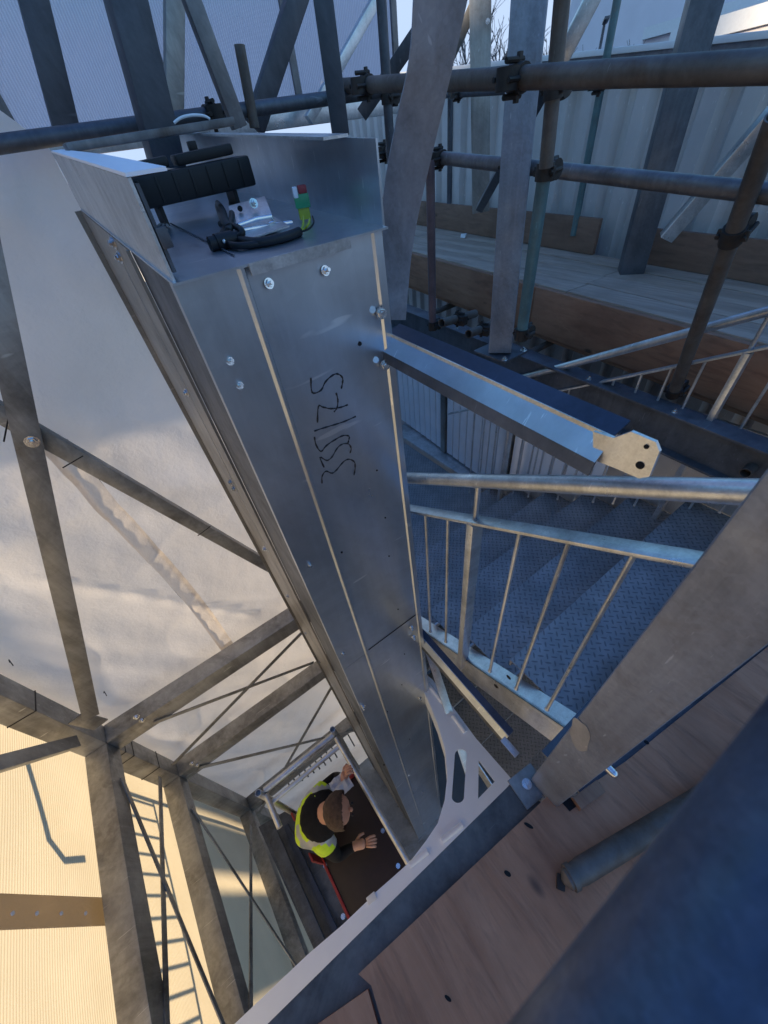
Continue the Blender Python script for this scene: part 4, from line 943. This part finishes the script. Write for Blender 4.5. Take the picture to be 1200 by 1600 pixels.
# paper in the raised hand
p = P(533, 1226, z=-3.18); t = thing('paper_sheet', 'crumpled grey paper held in the raised hand of the person', 'paper', p)
mb = MB(); gg = []
for i in range(9):
    row = []
    for j in range(7):
        row.append(mb.bm.verts.new(p+Vector(((i-4)*.017, (j-3)*.020, .02*noise.noise(Vector((i*.6, j*.6, 1)))*2))))
    gg.append(row)
for i in range(8):
    for j in range(6): mb.bm.faces.new((gg[i][j], gg[i+1][j], gg[i+1][j+1], gg[i][j+1]))
bmesh.ops.recalc_face_normals(mb.bm, faces=mb.bm.faces); bmesh.ops.solidify(mb.bm, geom=mb.bm.faces[:], thickness=.001)
mb.build('sheet', M['paper'], t)

# ================================================================== BACKGROUND beyond the wall
def house(px, py, D, wd, hg, label, wall='brick', roof='roof', nwin=3):
    b0 = P(px, py, h=D); t_ = thing('house', label, 'house', (b0.x, b0.y, GZ), 'houses far beyond the wall'); c = Vector((b0.x, b0.y, 0)); az = math.atan2(c.x, c.y)
    dv = Vector((sin(az), cos(az), 0)); sv_ = Vector((dv.y, -dv.x, 0)); z1 = GZ+hg
    q4 = [c-sv_*wd/2, c+sv_*wd/2, c+sv_*wd/2+dv*9, c-sv_*wd/2+dv*9]
    MB().prism([v_+Vector((0,0,GZ)) for v_ in q4], (0,0,hg)).build('wall', M[wall], t_)
    mb = MB(); r0 = [v_+Vector((0,0,z1+.01)) for v_ in (q4[0]-dv*.3, q4[1]-dv*.3, q4[2]+dv*.3, q4[3]+dv*.3)]; m0 = (r0[0]+r0[3])/2+Vector((0,0,3)); m1 = (r0[1]+r0[2])/2+Vector((0,0,3))
    vs = [mb.bm.verts.new(v_) for v_ in (*r0, m0, m1)]
    for f in ((0,1,5,4), (2,3,4,5), (0,4,3), (1,2,5), (0,3,2,1)): mb.bm.faces.new([vs[i] for i in f])
    mb.build('roof', M[roof], t_, smooth=False)
    for k in range(nwin):
        for z_ in (GZ+hg-1.9, GZ+hg-4.6):
            cc = c - sv_*(wd/2-(k+.5)*wd/nwin)-dv*.06; MB().bar(cc-sv_*.5+Vector((0,0,z_)), cc+sv_*.5+Vector((0,0,z_)), .08, 1.2, bev=0).build('window', M['glass'], t_)
    return t_
for i, (px, D, wd, hg, wl_) in enumerate(((700, 75, 9, 6.2, 'brick'), (728, 80, 8, 7.0, 'pale'), (752, 78, 9, 6.4, 'brick'), (800, 85, 12, 7.6, 'pale'), (650, 90, 12, 6, 'brick'))):
    house(px, 150, D, wd, hg, ['small brown house far away between the leaning plate and the grey post', 'pale house far away behind the grey post', 'brown house with grey roof far away left of the tall column', 'wide pale house far away behind the tall column', 'brown house far away behind the leaning plate'][i], wl_)
def white_building(label, pxs, D, zt, dep, mat='pale', group=None):
    a, b = P(*pxs[0], h=D[0]), P(*pxs[1], h=D[1]); t_ = thing('white_building', label, 'building', (a.x, a.y, GZ), group); dv = Vector((a.x+b.x, a.y+b.y, 0)).normalized()*dep
    q4 = [Vector((a.x,a.y,0)), Vector((b.x,b.y,0)), Vector((b.x,b.y,0))+dv, Vector((a.x,a.y,0))+dv]
    MB().prism([v_+Vector((0,0,GZ)) for v_ in q4], (0,0,zt-GZ)).build('wall', M[mat], t_)
    mb = MB(); ex = dv.normalized()*.3; mb.prism([q4[0]-ex+Vector((0,0,zt+.01)), q4[1]-ex+Vector((0,0,zt+.01)), q4[2]+Vector((0,0,zt+.01)), q4[3]+Vector((0,0,zt+.01))], (0,0,.35)); mb.build('roof_edge', M['whitem'], t_)
    return t_
white_building('big pale rendered building filling the background at the top right corner', ((885, 50), (1500, 30)), (42, 36), 7.5, 14)
white_building('lower pale flat roofed block in front of the big pale building', ((1005, 60), (1500, 50)), (30, 22), 1.55, 8)
white_building('low long pale shed just beyond the corrugated wall at top right', ((1040, 90), (1500, 60)), (20, 14), .75, 5)
def lamp(px, D, zt, label):
    b0 = P(px, 120, h=D); t_ = thing('street_lamp', label, 'street lamp', (b0.x, b0.y, GZ), 'street lamps beyond the wall')
    MB().tube([(b0.x, b0.y, GZ), (b0.x, b0.y, zt)], [.09, .05], 10).build('pole', M['dark'], t_)
    MB().bar((b0.x, b0.y, zt), (b0.x-.5, b0.y-.4, zt+.08), .18, .08).build('lamp_head', M['dark'], t_)
lamp(929, 26, 2.0, 'dark street lamp left of the big pale building'); lamp(775, 45, 1.6, 'small dark street lamp just right of the grey post')
def tree(px, py, D, hg, seed, label, spread=.5):
    b0 = P(px, py, h=D); rr_ = random.Random(seed); t_ = thing('bare_tree', label, 'tree', (b0.x, b0.y, GZ), 'bare trees beyond the wall'); tr = MB(); tw = MB()
    def grow(p, d, L_, r_, lv):
        q_ = p; pts = [p]
        for k in range(3):
            d = (d+Vector((rr_.uniform(-1,1), rr_.uniform(-1,1), rr_.uniform(-.3,.8)))*.13).normalized(); q_ = q_+d*L_/3; pts.append(q_)
        (tr if lv < 2 else tw).tube(pts, [r_, r_*.9, r_*.8, r_*.65], 6 if lv < 2 else 4, cap=False)
        if lv < 6:
            for k in range(3 if lv < 4 else 2+(rr_.random() < .5)):
                nd = (d+Vector((rr_.uniform(-1,1), rr_.uniform(-1,1), rr_.uniform(-.4,.7)))*(spread+.15*lv*.5)).normalized(); grow(lerp(p, q_, rr_.uniform(.55,1)), nd, L_*rr_.uniform(.62,.8), r_*.6, lv+1)
    grow(Vector((b0.x, b0.y, GZ)), Vector((0,0,1)), hg*.33, hg*.018, 0)
    tr.build('trunk', M['bark'], t_); tw.build('crown', M['bark'], t_)
tree(800, 60, 34, 15, 3, 'tall bare tree behind the steel column at the top'); tree(972, 60, 21, 12.2, 5, 'bushy bare tree in front of the big pale building', .6)
tree(760, 100, 50, 13, 8, 'bare tree farther away behind the grey post'); tree(905, 60, 45, 14, 11, 'bare tree behind the pale diagonal brace'); tree(830, 60, 55, 17, 13, 'slender bare tree right of the tall steel column')
